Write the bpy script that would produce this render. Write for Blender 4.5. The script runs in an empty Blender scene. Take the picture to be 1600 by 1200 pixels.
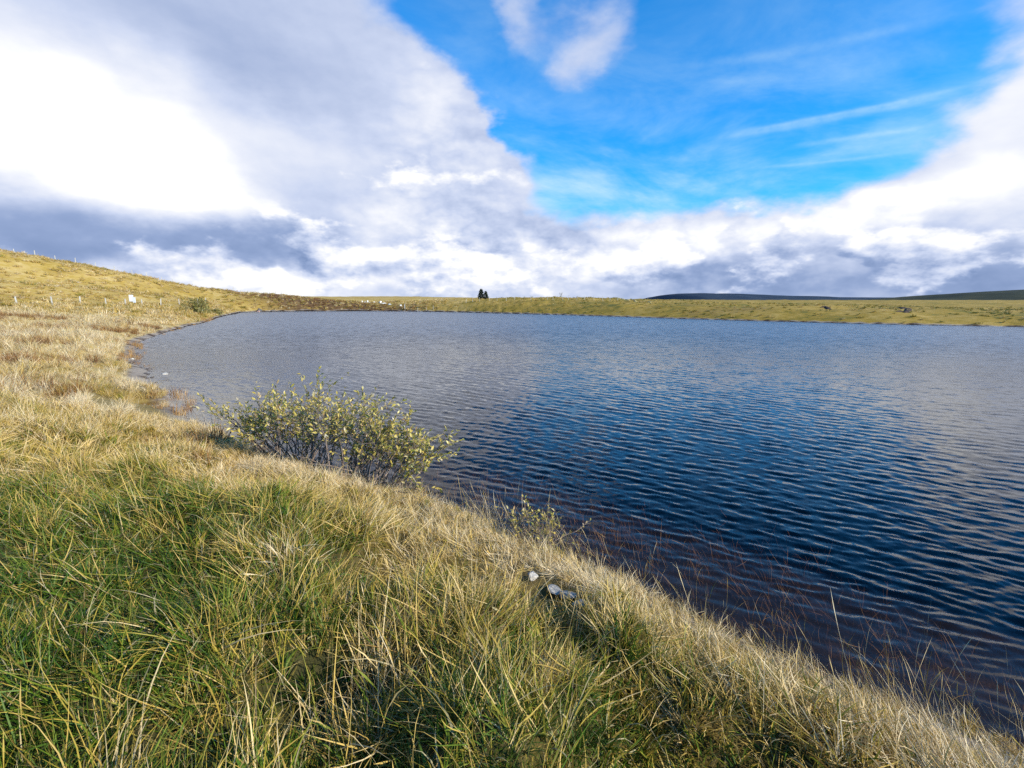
import bpy, bmesh, math, random
import numpy as np
from mathutils import Vector, Matrix, Euler

random.seed(7)
RNG = np.random.default_rng(7)
scene = bpy.context.scene
COL = scene.collection

# ---------------------------------------------------------------- camera
CAM_Z, FOCAL, PITCH = 2.6, 720.0, math.radians(10.2)   # metres, pixels at 1600 wide, downward tilt
cam_data = bpy.data.cameras.new("camera")
cam_data.sensor_width = 36.0
cam_data.lens = 36.0 * FOCAL / 1600.0
cam_data.clip_start = 0.05
cam_data.clip_end = 20000.0
camera = bpy.data.objects.new("camera", cam_data)
COL.objects.link(camera)
camera.location = (0.0, 0.0, CAM_Z)
camera.rotation_euler = (math.pi / 2 - PITCH, 0.0, 0.0)
scene.camera = camera

# ---------------------------------------------------------------- sun, exposure
SUN_AZ, SUN_EL = math.radians(118.0), math.radians(26.0)  # azimuth clockwise from the view axis
sun_dir = Vector((math.sin(SUN_AZ) * math.cos(SUN_EL), math.cos(SUN_AZ) * math.cos(SUN_EL), math.sin(SUN_EL)))
sun_data = bpy.data.lights.new("sun", 'SUN')
sun_data.energy = 5.0
sun_data.angle = math.radians(0.5)
sun_data.color = (1.0, 0.93, 0.80)
sun = bpy.data.objects.new("sun", sun_data)
COL.objects.link(sun)
sun.rotation_euler = sun_dir.to_track_quat('Z', 'Y').to_euler()
scene.view_settings.view_transform = 'Standard'
scene.view_settings.look = 'None'
scene.view_settings.gamma = 1.0
scene.view_settings.use_curve_mapping = False
scene.view_settings.exposure = 0.62
scene.cycles.max_bounces = 6
scene.cycles.diffuse_bounces = 3
scene.cycles.glossy_bounces = 3
scene.cycles.transparent_max_bounces = 12
scene.cycles.caustics_reflective = False
scene.cycles.caustics_refractive = False
scene.cycles.use_denoising = False

# ---------------------------------------------------------------- node expressions
class Ex:
    """A scalar in a node tree with Python operators."""
    def __init__(self, nt, v): self.nt, self.v = nt, v
    def _m(self, op, *a, clamp=False):
        n = self.nt.nodes.new('ShaderNodeMath'); n.operation = op; n.use_clamp = clamp
        for i, x in enumerate(a):
            x = x.v if isinstance(x, Ex) else x
            if isinstance(x, (int, float)): n.inputs[i].default_value = float(x)
            else: self.nt.links.new(x, n.inputs[i])
        return Ex(self.nt, n.outputs[0])
    def __add__(s, o): return s._m('ADD', s, o)
    __radd__ = __add__
    def __sub__(s, o): return s._m('SUBTRACT', s, o)
    def __rsub__(s, o): return s._m('SUBTRACT', o, s)
    def __mul__(s, o): return s._m('MULTIPLY', s, o)
    __rmul__ = __mul__
    def __truediv__(s, o): return s._m('DIVIDE', s, o)
    def madd(s, a, b): return s._m('MULTIPLY_ADD', s, a, b)
    def exp(s): return s._m('EXPONENT', s)
    def abs(s): return s._m('ABSOLUTE', s)
    def clamp(s): return s._m('ADD', s, 0.0, clamp=True)
    def max(s, o): return s._m('MAXIMUM', s, o)
    def min(s, o): return s._m('MINIMUM', s, o)
    def pow(s, o): return s._m('POWER', s, o)
    def fract(s): return s._m('FRACT', s)
    def step(s, lo, hi):
        n = s.nt.nodes.new('ShaderNodeMapRange'); n.interpolation_type = 'SMOOTHSTEP'
        s.nt.links.new(s.v, n.inputs[0])
        for k, q in ((1, lo), (2, hi)):
            if isinstance(q, Ex): s.nt.links.new(q.v, n.inputs[k])
            else: n.inputs[k].default_value = q
        return Ex(s.nt, n.outputs[0])

def vec(nt, x, y, z):
    n = nt.nodes.new('ShaderNodeCombineXYZ')
    for i, q in enumerate((x, y, z)):
        if isinstance(q, Ex): nt.links.new(q.v, n.inputs[i])
        else: n.inputs[i].default_value = q
    return n.outputs[0]

def noise(nt, v, scale, detail=4.0, rough=0.55, dist=0.0, color=False):
    n = nt.nodes.new('ShaderNodeTexNoise'); n.noise_dimensions = '3D'
    n.inputs['Scale'].default_value = scale
    n.inputs['Detail'].default_value = detail
    n.inputs['Roughness'].default_value = rough
    n.inputs['Distortion'].default_value = dist
    if v is not None: nt.links.new(v, n.inputs['Vector'])
    return n.outputs['Color'] if color else Ex(nt, n.outputs['Fac'])

def split(nt, sock):
    n = nt.nodes.new('ShaderNodeSeparateXYZ'); nt.links.new(sock, n.inputs[0])
    return [Ex(nt, o) for o in n.outputs]

def vmath(nt, op, a, b=None, scale=None):
    n = nt.nodes.new('ShaderNodeVectorMath'); n.operation = op
    for i, q in enumerate((a, b)):
        if q is None: continue
        if isinstance(q, (tuple, list)): n.inputs[i].default_value = q
        else: nt.links.new(q, n.inputs[i])
    if scale is not None:
        if isinstance(scale, Ex): nt.links.new(scale.v, n.inputs['Scale'])
        else: n.inputs['Scale'].default_value = scale
    return n.outputs[0]

def ramp(nt, fac, stops, interp='LINEAR'):
    n = nt.nodes.new('ShaderNodeValToRGB'); cr = n.color_ramp; cr.interpolation = interp
    while len(cr.elements) < len(stops): cr.elements.new(0.5)
    for e, (p, c) in zip(cr.elements, stops):
        e.position = p; e.color = (*c, 1.0)
    nt.links.new(fac.v if isinstance(fac, Ex) else fac, n.inputs[0])
    return n.outputs[0]

def mixc(nt, fac, a, b, mode='MIX'):
    n = nt.nodes.new('ShaderNodeMix'); n.data_type = 'RGBA'; n.blend_type = mode
    for k, q in ((0, fac), (6, a), (7, b)):
        q = q.v if isinstance(q, Ex) else q
        if isinstance(q, (int, float)): n.inputs[k].default_value = q
        elif isinstance(q, tuple): n.inputs[k].default_value = (*q, 1.0)
        else: nt.links.new(q, n.inputs[k])
    return n.outputs[2]

# ---------------------------------------------------------------- sky with clouds
world = bpy.data.worlds.new("World")
scene.world = world
world.use_nodes = True
world.cycles.sampling_method = 'MANUAL'
world.cycles.sample_map_resolution = 512
nt = world.node_tree
nt.nodes.clear()

def direction(px, py):
    """Azimuth and elevation in degrees of a point of the photograph."""
    x, d = (px - 800) / FOCAL, (600 - py) / FOCAL
    y = math.cos(PITCH) + d * math.sin(PITCH)
    z = d * math.cos(PITCH) - math.sin(PITCH)
    return math.degrees(math.atan2(x, y)), math.degrees(math.atan2(z, math.hypot(x, y)))

tc = nt.nodes.new('ShaderNodeTexCoord')
dx, dy, dz = split(nt, tc.outputs['Generated'])
az = dx._m('ARCTAN2', dx, dy) * (180 / math.pi)
el = dz._m('ARCSINE', dz) * (180 / math.pi)
cdir = vec(nt, dx, dy, dz * 1.9)

# domain warp: cloud outlines
w_big = split(nt, vmath(nt, 'SUBTRACT', noise(nt, cdir, 2.6, 3.0, 0.5, color=True), (0.5, 0.5, 0.5)))
w_det = split(nt, vmath(nt, 'SUBTRACT', noise(nt, cdir, 8.0, 6.0, 0.54, color=True), (0.5, 0.5, 0.5)))
waz = az + w_big[0] * 14.0 + w_det[0] * 9.0
wel = el + w_big[1] * 7.0 + w_det[1] * 5.0

def blob(px, py, sx, sy, amp=1.0, shear=0.0, a=None, e=None):
    """Soft patch centred on a direction; half sizes in degrees; shear tilts it (degrees of azimuth per degree up)."""
    a0, e0 = direction(px, py)
    a = waz if a is None else a
    e = wel if e is None else e
    v = e.madd(1 / sy, -e0 / sy)
    u = a.madd(1 / sx, -a0 / sx)
    if shear: u = u - v * (shear * sy / sx)
    q = (u * u).madd(-1.0, (v * v) * -1.0)
    return q.exp() * amp

def total(items):
    t = items[0]
    for i in items[1:]: t = t + i
    return t

# how much cloud: patches of the bank on the left, the band along the horizon and the bank on the right
fb = noise(nt, cdir, 3.6, 6.0, 0.52)
fine = noise(nt, cdir, 15.0, 4.0, 0.55)
cover = total([
    blob(60, 180, 22, 17, 1.3), blob(310, 130, 15, 16, 1.2), blob(300, 330, 22, 9, 1.3), blob(540, 275, 12, 8, 1.2), blob(690, 215, 6, 6, .8),
    blob(660, 300, 9.5, 9.5, 1.1), blob(120, -160, 24, 16, 1.0), blob(640, 180, 8, 5, .5),
    blob(430, 30, 9, 9, .25), blob(670, 70, 7, 6, -.75), blob(690, 420, 20, 5.5, 1.0), blob(1000, 425, 18, 4.3, 1.1), blob(1270, 400, 16, 4.6, 1.2),
    blob(1420, 350, 8, 4.5, .9, .5), blob(1600, 260, 7.5, 13, .85), blob(1660, 400, 15, 9, 1.0), blob(1620, 80, 5, 9, .45),
    blob(825, 25, 3.4, 3.6, .66), blob(960, 55, 5.2, 4.2, .80), blob(905, 120, 3.6, 3.0, .55), blob(670, 92, 5, 1.5, .50), blob(620, 40, 5, 2.0, .25),
    blob(960, 200, 5.0, 1.4, .26), blob(300, 440, 30, 5, 1.0),
    blob(800, 90, 20, 16, -.10), blob(1220, 130, 15, 13, -.35), blob(1100, 260, 14, 5, -.25)])
far_side = (dy.madd(-1.0, 0.35)).step(0.0, 0.7).max(el.step(36.0, 62.0) * 0.35)      # broken cloud on round the rest of the sky
cover = cover + far_side * 0.30 + (fb - 0.5) * 0.95 + (fine - 0.5) * 0.30
crispness = blob(740, 230, 7, 10, .26, 0, az, el) + blob(1000, 400, 30, 6, .14, 0, az, el)
alpha = cover.step(crispness + 0.18, 0.92 - crispness)

# light and shade of the clouds
off = (0.030, -0.010, 0.060)
fb2 = noise(nt, vmath(nt, 'ADD', cdir, off), 3.6, 6.0, 0.52)
fine2 = noise(nt, vmath(nt, 'ADD', cdir, tuple(q * .3 for q in off)), 15.0, 4.0, 0.55)
relief = (fb - fb2) * 1.0 + (fine - fine2) * 0.45
bright = total([blob(640, 430, 22, 3.2, .20), blob(900, 405, 12, 3.0, .12), 
    blob(120, 215, 10.5, 7, .55), blob(60, 130, 8, 6, .15), blob(290, 290, 7, 3.2, .35, -1.2), blob(640, 340, 4.5, 3.5, .26), blob(470, 215, 7, 3.0, .20, -1.0),
    blob(680, 200, 5, 5, .20), blob(300, 425, 13, 1.9, .34), blob(560, 425, 10, 1.6, .16), blob(940, 398, 2.6, 1.8, .35), blob(1000, 385, 4, 2, .18), blob(840, 415, 5, 1.6, .2),
    blob(1100, 395, 6, 2.0, .28), blob(1280, 345, 7, 2.0, .30, 2.0), blob(1430, 310, 5, 1.6, .30, 2.0), blob(1540, 200, 5, 7, .24), blob(1580, 330, 5, 3, .18),
    blob(30, 350, 14, 3.0, -.34), blob(250, 375, 13, 2.2, -.26), blob(450, 385, 9, 2.5, -.16), blob(400, 110, 8, 4.5, -.15, -1.5), blob(600, 400, 9, 1.8, -.12), blob(480, 375, 10, 3.0, -.10), blob(880, 375, 5, 2.2, -.14),
    blob(1220, 440, 15, 2.0, -.30), blob(1480, 415, 8, 3.0, -.22), blob(1610, 420, 8, 3.4, -.16), blob(1040, 440, 7, 1.4, -.12), blob(120, -120, 25, 9, -.14)])
crisp = blob(900, 400, 34, 5.5, .85, 0, az, el) + blob(720, 270, 9, 11, .45, 0, az, el) + 0.22
bil = noise(nt, vmath(nt, 'ADD', cdir, tuple(q * .35 for q in off)), 9.0, 4.0, 0.5)
puffs = (0.20 - (bil * 2.0 - 1.0).abs()) * -1.6 * (blob(900, 410, 36, 4.5, .55, 0, az, el) + blob(700, 260, 8, 9, .40, 0, az, el))
value = (bright + 0.555 + relief * crisp + (fine - 0.5) * 0.06 + puffs + far_side * -0.05).clamp()
cloud_col = ramp(nt, value, [(0.0, (.17, .26, .48)), (.25, (.32, .42, .67)), (.55, (.62, .70, .91)), (.80, (.90, .93, 1.02)), (1.0, (1.15, 1.15, 1.15))])

# a nearer layer of cumulus in front: crisp lit tops over grey bases
def heaps(offset):
    q = vmath(nt, 'ADD', vmath(nt, 'ADD', cdir, (3.1, 1.7, 5.3)), offset)
    return noise(nt, q, 6.5, 6.0, 0.55)
h0, h1 = heaps((0, 0, 0)), heaps((0.016, -0.006, 0.050))
band = total([blob(760, 425, 40, 4.2, .60), blob(300, 428, 22, 2.8, .30), blob(1180, 400, 18, 3.6, .30), blob(690, 240, 7.5, 8.0, .36), blob(560, 330, 10, 6, .30), blob(1540, 330, 9, 8, .40), blob(950, 55, 4, 3, .2)])
dens = band + (h0 - 0.5) * 2.2
alpha2 = dens.step(0.40, 0.66) * (band * 4.0).min(1.0)
lit = (0.66 + (h0 - h1) * 3.6 + bright * 0.55 + (fine - fine2) * 0.5).clamp()
value = value + (lit - value) * (alpha2 * 0.85)
alpha = alpha.max(alpha2)
cloud_col = ramp(nt, value, [(0.0, (.17, .26, .48)), (.25, (.32, .42, .67)), (.55, (.62, .70, .91)), (.80, (.90, .93, 1.02)), (1.0, (1.15, 1.15, 1.15))])

# clear sky
sky = nt.nodes.new('ShaderNodeTexSky')
sky.sky_type = 'NISHITA'
sky.sun_disc = False
sky.sun_elevation = SUN_EL
sky.sun_rotation = SUN_AZ
sky.air_density = 1.0
sky.dust_density = 0.4
sky.ozone_density = 2.0
SKY_STRENGTH = 0.100
clear = mixc(nt, 1.0, sky.outputs[0], (0.12, 1.06, 1.80), 'MULTIPLY')
# thin high cloud and vapour trails
wisp = noise(nt, vec(nt, dx * 1.0 + dz * 0.7, dy, dz * 2.6), 4.0, 6.0, 0.60, 0.3)
veil = wisp.step(0.30, 0.95) * (blob(900, 330, 28, 9, 1.15, 0, az, el) + blob(1250, 250, 24, 13, .55, 0, az, el) + blob(760, 60, 12, 9, .22, 0, az, el))
def trail(x0, y0, x1, y1, width, amp):
    a0, e0 = direction(x0, y0); a1, e1 = direction(x1, y1)
    L = math.hypot(a1 - a0, e1 - e0); ux, uy = (a1 - a0) / L, (e1 - e0) / L
    ja = az + w_det[1] * 1.2; je = el + w_det[0] * 0.45
    t = ja.madd(ux / L, -a0 * ux / L) + je.madd(uy / L, -e0 * uy / L)
    s = (ja.madd(-uy / width, a0 * uy / width) + je.madd(ux / width, -e0 * ux / width))
    ends = t.step(-0.05, 0.30) * (1.0 - t.step(0.75, 1.08))
    return ((s * s) * -1.0).exp() * ends * amp
streak = total([trail(1100, 218, 1500, 143, .30, .26), trail(1130, 208, 1520, 133, .16, .20), trail(1230, 228, 1460, 196, .22, .22), trail(1170, 262, 1440, 236, .16, .18),
                trail(1020, 110, 1520, 15, .40, .13), trail(1040, 343, 1330, 318, .20, .28), trail(930, 345, 1130, 336, .36, .30)])
streak = streak * (noise(nt, vec(nt, dx, dy, dz * 1.4), 40.0, 3.0, 0.6) * 1.7)
thin = (veil + streak).min(0.85)
to_sky = 0.64 / SKY_STRENGTH
thin_col = tuple(q * to_sky for q in (.66, .90, 1.02))
clear = mixc(nt, thin, clear, thin_col)
cloud_up = vmath(nt, 'SCALE', cloud_col, scale=to_sky)
final = mixc(nt, alpha, clear, cloud_up)
bg = nt.nodes.new('ShaderNodeBackground')
bg.inputs['Strength'].default_value = SKY_STRENGTH
nt.links.new(final, bg.inputs['Color'])
out = nt.nodes.new('ShaderNodeOutputWorld')
nt.links.new(bg.outputs[0], out.inputs['Surface'])

# ---------------------------------------------------------------- helpers: photograph to place
def at(px, py, z=0.0):
    """Point at height z seen at a place of the photograph."""
    x, d = (px - 800) / FOCAL, (600 - py) / FOCAL
    y = math.cos(PITCH) + d * math.sin(PITCH); q = d * math.cos(PITCH) - math.sin(PITCH)
    t = (z - CAM_Z) / q
    return Vector((x * t, y * t, z))

def far(px, py, depth):
    """Point at a forward distance seen at a place of the photograph."""
    x, d = (px - 800) / FOCAL, (600 - py) / FOCAL
    y = math.cos(PITCH) + d * math.sin(PITCH); q = d * math.cos(PITCH) - math.sin(PITCH)
    t = depth / y
    return Vector((x * t, depth, CAM_Z + q * t))

_tab = np.random.default_rng(3).random((256, 256)).astype(np.float32)
def vnoise(x, y):
    xi = np.floor(x).astype(np.int64); yi = np.floor(y).astype(np.int64)
    fx = x - xi; fy = y - yi
    fx = fx * fx * (3 - 2 * fx); fy = fy * fy * (3 - 2 * fy)
    g = lambda a, b: _tab[a & 255, b & 255]
    return (g(xi, yi) * (1 - fx) + g(xi + 1, yi) * fx) * (1 - fy) + (g(xi, yi + 1) * (1 - fx) + g(xi + 1, yi + 1) * fx) * fy
def fbm(x, y, octaves=4, gain=0.5):
    v = np.zeros(np.broadcast(x, y).shape); a, n = 1.0, 0.0
    for k in range(octaves):
        v += a * (vnoise(x * 2 ** k + 17.3 * k, y * 2 ** k + 9.1 * k) - 0.5); n += a; a *= gain
    return v / n
def sstep(v, lo, hi):
    t = np.clip((v - lo) / (hi - lo), 0, 1); return t * t * (3 - 2 * t)

# ---------------------------------------------------------------- shoreline
_shore_px = [(1600, 1190), (1470, 1140), (1340, 1088), (1220, 1035), (1100, 978), (990, 925), (900, 880), (800, 838), (690, 792), (560, 752), (470, 728),
             (400, 705), (345, 678), (300, 655), (285, 640), (262, 622), (240, 603), (226, 585), (213, 570), (206, 558), (206, 548), (218, 537), (236, 527), (258, 519),
             (283, 512), (303, 507.5), (318, 503), (330, 498.5), (345, 494.5), (362, 491), (378, 488), (420, 486.8), (480, 486.3), (560, 486), (640, 486.5), (700, 487.5),
             (760, 489), (840, 491), (920, 493.5), (1000, 496), (1100, 499), (1200, 502), (1300, 504.5), (1400, 507), (1500, 509), (1600, 511), (1720, 514)]
_pts = np.array([[*at(px, py)[:2]] for px, py in _shore_px])
_close = np.array([[92, 40], [95, 15], [80, -8], [45, -16], [20, -10], [10, -4.5], [6, -.9], [4.2, 1.0]])
_raw = np.vstack([_pts, _close])
def _catmull(p, n):
    out = []
    m = len(p)
    for i in range(m):
        a, b, c, d = p[i - 1], p[i], p[(i + 1) % m], p[(i + 2) % m]
        for k in range(n):
            t = k / n
            out.append(0.5 * ((2 * b) + (c - a) * t + (2 * a - 5 * b + 4 * c - d) * t * t + (3 * b - a - 3 * c + d) * t ** 3))
    return np.array(out)
SHORE = _catmull(_raw, 3)
# small coves and points
_nx = fbm(SHORE[:, 0] * .9, SHORE[:, 1] * .9, 3); _ny = fbm(SHORE[:, 0] * .9 + 50, SHORE[:, 1] * .9 + 20, 3)
_dist = np.hypot(SHORE[:, 0], SHORE[:, 1])
SHORE = SHORE + np.stack([_nx, _ny], 1) * np.clip(_dist * .035, .10, .8)[:, None]

def shore_distance(x, y):
    """Distance to the shoreline, positive on land, negative over the lake."""
    shp = np.shape(x); x = np.ravel(x).astype(np.float64); y = np.ravel(y).astype(np.float64)
    best = np.full(x.shape, 1e9); inside = np.zeros(x.shape, bool)
    n = len(SHORE)
    for i in range(n):
        ax, ay = SHORE[i]; bx, by = SHORE[(i + 1) % n]
        ex, ey = bx - ax, by - ay
        t = np.clip(((x - ax) * ex + (y - ay) * ey) / (ex * ex + ey * ey + 1e-12), 0, 1)
        d = (x - ax - t * ex) ** 2 + (y - ay - t * ey) ** 2
        np.minimum(best, d, out=best)
        if abs(ey) > 1e-12:
            c = (ay > y) != (by > y)
            xs = ax + (y - ay) * ex / ey
            inside ^= c & (x < xs)
    s = np.sqrt(best)
    return np.where(inside, -s, s).reshape(shp)

# ---------------------------------------------------------------- height of the land
_ctrl = []
def _c(p): _ctrl.append((p[0], p[1], p[2]))
for q in [(0, 0, 1.36), (-3, 1, 1.25), (-6, 3, 1.1), (-10, 8, 1.05), (-4, 6, 1.0), (0, -6, 1.2), (-8, -4, 1.2), (-16, 14, 1.1), (-25, 22, 1.3), (-15, 2, 1.4),
          (-30, 10, 2.2), (3, 0, .9), (-40, 30, 1.9), (-60, 10, 6), (30, -20, 1.0), (-25, 30, 1.2), (-36, 44, 1.35)]: _c(q)
RIDGE = [far(*q) for q in [(-330, 325, 84), (-170, 358, 92), (0, 391, 100), (50, 398, 102), (100, 407, 104), (150, 416, 107), (200, 427, 110), (260, 442, 118), (300, 453, 126), (350, 464, 136)]]
def along(path, step):
    out = []; carry = 0.0
    for a, b in zip(path[:-1], path[1:]):
        L = (b - a).length; t = carry
        while t < L:
            out.append(a.lerp(b, t / L)); t += step
        carry = t - L
    return out
for p in along(RIDGE, 4.0):
    _c(p); out_ = Vector((p.x, p.y, 0)).normalized()
    _c(p + out_ * 12 + Vector((0, 0, -.2))); _c(p + out_ * 40 + Vector((0, 0, -1)))
for q in [(-100, 430, 72), (0, 440, 76), (60, 446, 78), (120, 450, 82), (180, 454, 88), (230, 459, 95), (280, 465, 104), (320, 470, 112),
          (-60, 478, 50), (25, 478, 54), (82, 477, 58), (126, 476, 62), (166, 476, 66), (196, 475.5, 70), (222, 475, 73), (280, 474, 85), (309, 473, 95), (335, 474, 108)]: _c(far(*q))
for q in [(385, 463, 138), (410, 461, 140), (435, 461, 141), (452, 464, 145), (475, 472, 150), (520, 474, 152), (560, 476, 150), (600, 477, 150), (640, 474, 150), (665, 470, 150),
          (700, 467.5, 150), (760, 467.5, 152), (800, 466, 152), (870, 464.5, 152), (910, 465, 152), (950, 466, 150), (1000, 468, 140), (1050, 470, 130), (1100, 472.5, 120), (1150, 474.5, 112),
          (1200, 474.5, 104), (1240, 474.5, 104), (1300, 478, 98), (1400, 480.5, 92), (1500, 482, 87), (1600, 483.5, 82), (1750, 485, 72), (2000, 488, 60)]:
    p = far(*q); _c(p); _c(p + Vector((p.x, p.y, 0)).normalized() * 25 + Vector((0, 0, -1.0)))
for q in [(480, 464.5, 420), (560, 463.5, 440), (640, 463.5, 440), (720, 465, 430), (790, 467, 420)]: _c(far(*q))
for q in [(900, 472, 500), (1100, 474, 500), (1400, 474, 500), (1700, 473, 500), (400, 470, 300), (300, 470, 300)]: _c(far(*q))
for a in range(0, 360, 15): _c((1400 * math.cos(math.radians(a)), 1400 * math.sin(math.radians(a)), 1.0))
_ctrl = np.array(_ctrl)
_eps = 3.0 + 0.03 * np.hypot(_ctrl[:, 0], _ctrl[:, 1])

def height(x, y, s=None, fine=True):
    shp = np.shape(x); x = np.ravel(np.asarray(x, float)); y = np.ravel(np.asarray(y, float))
    s = shore_distance(x, y) if s is None else np.ravel(s)
    num = np.zeros(x.shape); den = np.zeros(x.shape)
    for (cx, cy, cz), e in zip(_ctrl, _eps):
        w = 1.0 / ((x - cx) ** 2 + (y - cy) ** 2 + e * e) ** 2
        num += w * cz; den += w
    macro = num / den
    r = np.hypot(x, y)
    L = np.clip(3.0 + 0.03 * (r - 8), 2.9, 5.0)
    rise = 1 - np.exp(-np.maximum(s, 0) / L)
    land = 0.03 + (macro - 0.03) * rise
    # low earthen edge on the far shores
    edge = sstep(r, 30, 60) * sstep(s, 0.0, 0.5) * (0.30 + 0.5 * fbm(x * .12, y * .12, 2))
    land = np.maximum(land, 0.02 + edge * np.exp(-np.maximum(s, 0) / 30))
    if fine:
        a = sstep(s, 0.1, 1.6)
        land = land + a * ((fbm(x * 1.25, y * 1.25, 3) + .35 * fbm(x * .6 + 40, y * .6, 2)) * .95 * np.exp(-r / 60) + fbm(x * .22 + 5, y * .22, 4) * np.clip(r * .012, 0, 1.1) * sstep(s, 1, 9))
    # wet hollows behind the sedge
    for hx, hy, hr in ((-9.25, 11.45, .75), (-11.7, 14.3, .85)):
        land = land - (land + .05) * np.exp(-(((x - hx) ** 2 + (y - hy) ** 2) / hr ** 2) ** 2)
    bed = -0.04 - np.minimum(-s, 1.7) * 0.11 - np.clip(-s - 1.7, 0, 9) * 0.42 + fbm(x * 1.6, y * 1.6, 3) * .05
    return np.where(s > 0, land, np.minimum(bed, -0.012)).reshape(shp)

def on_bank(px, py):
    """Point of the land seen at a place of the photograph."""
    zs = np.linspace(0.0, 1.2, 61); P = [at(px, py, z) for z in zs]
    g = height(np.array([p.x for p in P]), np.array([p.y for p in P]))
    k = int(np.argmin(np.abs(np.maximum(g, 0) - zs)))
    return P[k]

def graded(lo, hi, centre_lo, centre_hi, fine_step, grow):
    mid = list(np.arange(centre_lo, centre_hi, fine_step))
    up, v, st = [], mid[-1], fine_step
    while v < hi: st *= 1 + grow; v += st; up.append(v)
    dn, v, st = [], mid[0], fine_step
    while v > lo: st *= 1 + grow; v -= st; dn.append(v)
    return np.array(dn[::-1] + mid + up)

def grid_mesh(name, X, Y, Z):
    ny, nx = Z.shape
    co = np.empty((ny * nx, 3), np.float32)
    gx, gy = np.meshgrid(X, Y)
    co[:, 0] = gx.ravel(); co[:, 1] = gy.ravel(); co[:, 2] = Z.ravel()
    i = np.arange(ny - 1)[:, None] * nx + np.arange(nx - 1)[None, :]
    q = np.stack([i, i + 1, i + 1 + nx, i + nx], -1).reshape(-1, 4).astype(np.int32)
    return co, q

def mesh_from(name, co, faces, smooth=True):
    """Mesh from arrays; faces is an (n, k) array."""
    me = bpy.data.meshes.new(name)
    k = faces.shape[1]
    me.vertices.add(len(co)); me.vertices.foreach_set('co', np.asarray(co, np.float32).ravel())
    me.loops.add(faces.size); me.loops.foreach_set('vertex_index', faces.astype(np.int32).ravel())
    me.polygons.add(len(faces)); me.polygons.foreach_set('loop_start', np.arange(0, faces.size, k, dtype=np.int32))
    me.update(calc_edges=True); me.validate()
    me.polygons.foreach_set('use_smooth', np.full(len(faces), smooth, bool))
    return me

def link(name, me, mat=None, parent=None, **props):
    o = bpy.data.objects.new(name, me); COL.objects.link(o)
    if mat is not None and me is not None and not me.materials: me.materials.append(mat)
    if parent is not None: o.parent = parent
    for k, v in props.items(): o[k] = v
    return o

def thing(name, loc, label, category, group=None, rotz=0.0):
    o = bpy.data.objects.new(name, None); COL.objects.link(o)
    o.empty_display_size = 0.2
    o.location = loc; o.rotation_euler.z = rotz
    o['label'] = label; o['category'] = category
    if group: o['group'] = group
    return o

def material(name):
    m = bpy.data.materials.new(name); m.use_nodes = True
    m.node_tree.nodes.clear()
    o = m.node_tree.nodes.new('ShaderNodeOutputMaterial')
    return m, m.node_tree, o

def principled(nt, col, rough=0.8, normal=None, spec=0.3):
    b = nt.nodes.new('ShaderNodeBsdfPrincipled')
    if isinstance(col, tuple): b.inputs['Base Color'].default_value = (*col, 1)
    else: nt.links.new(col, b.inputs['Base Color'])
    if isinstance(rough, Ex): nt.links.new(rough.v, b.inputs['Roughness'])
    else: b.inputs['Roughness'].default_value = rough
    b.inputs['Specular IOR Level'].default_value = spec
    if normal is not None: nt.links.new(normal, b.inputs['Normal'])
    return b

def bump(nt, h, strength=0.5, dist=0.02):
    n = nt.nodes.new('ShaderNodeBump'); n.inputs['Strength'].default_value = strength; n.inputs['Distance'].default_value = dist
    nt.links.new(h.v if isinstance(h, Ex) else h, n.inputs['Height'])
    return n.outputs[0]

def position(nt):
    g = nt.nodes.new('ShaderNodeNewGeometry'); return g.outputs['Position']

def attribute(nt, name, kind='GEOMETRY'):
    n = nt.nodes.new('ShaderNodeAttribute'); n.attribute_name = name; n.attribute_type = kind
    return Ex(nt, n.outputs['Fac'])

def simple_mat(name, a, b, scale=8.0, rough=0.8, bumpy=0.3):
    m, nt, o = material(name)
    t = nt.nodes.new('ShaderNodeTexCoord').outputs['Object']
    f = noise(nt, t, scale, 6.0, 0.6)
    c = ramp(nt, f, [(0.3, a), (0.7, b)])
    p = principled(nt, c, rough, bump(nt, noise(nt, t, scale * 4, 5.0), bumpy, 0.01))
    nt.links.new(p.outputs[0], o.inputs['Surface'])
    return m

# ---------------------------------------------------------------- where the grass is dry, green or rusty
_brown = [(far(px, py, d), r) for px, py, d, r in [(398, 468, 136, 5), (415, 472, 134, 8), (440, 474, 136, 9), (470, 479, 130, 9), (510, 482, 124, 8), (550, 483, 121, 7), (590, 484, 119, 6), (620, 485, 117, 5)]]
def brownness(x, y):
    """Where heather and bare peaty bank take over from grass, beyond the left bend."""
    v = 0
    for p, r in _brown: v = v + np.exp(-(((x - p.x) ** 2 + (y - p.y) ** 2) / r ** 2))
    return np.clip(v * 1.3 + fbm(x * .12, y * .12, 3) * .5 * (v > .05), 0, 1)

def dryness(x, y, s):
    """0 green, about .5 yellow, 1 pale straw."""
    r = np.hypot(x, y)
    near = 0.50 + 0.34 * np.exp(-(np.maximum(s, 0) / 1.15) ** 2) + 0.16 * sstep(x + y * .4, -2.5, 1.5) - .20 * sstep(-x, .3, 2.0) * (1 - sstep(y - .2 * x, 3.5, 6.5))
    mid = 1.06 - 0.24 * sstep(s, 8, 30)
    hill = 0.80
    right = 0.57
    v = near + (mid - near) * sstep(y - 0.35 * x, 6.0, 11.0)
    v = v + (hill - v) * sstep(r, 45, 80)
    v = v + (right - v) * sstep(x, -25, 5) * sstep(r, 35, 50)
    return np.clip(v + fbm(x * .55 + 3, y * .55, 3) * np.where(r < 40, .90, .20) + fbm(x * .06, y * .06, 3) * .25, 0, 1.25)

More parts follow.
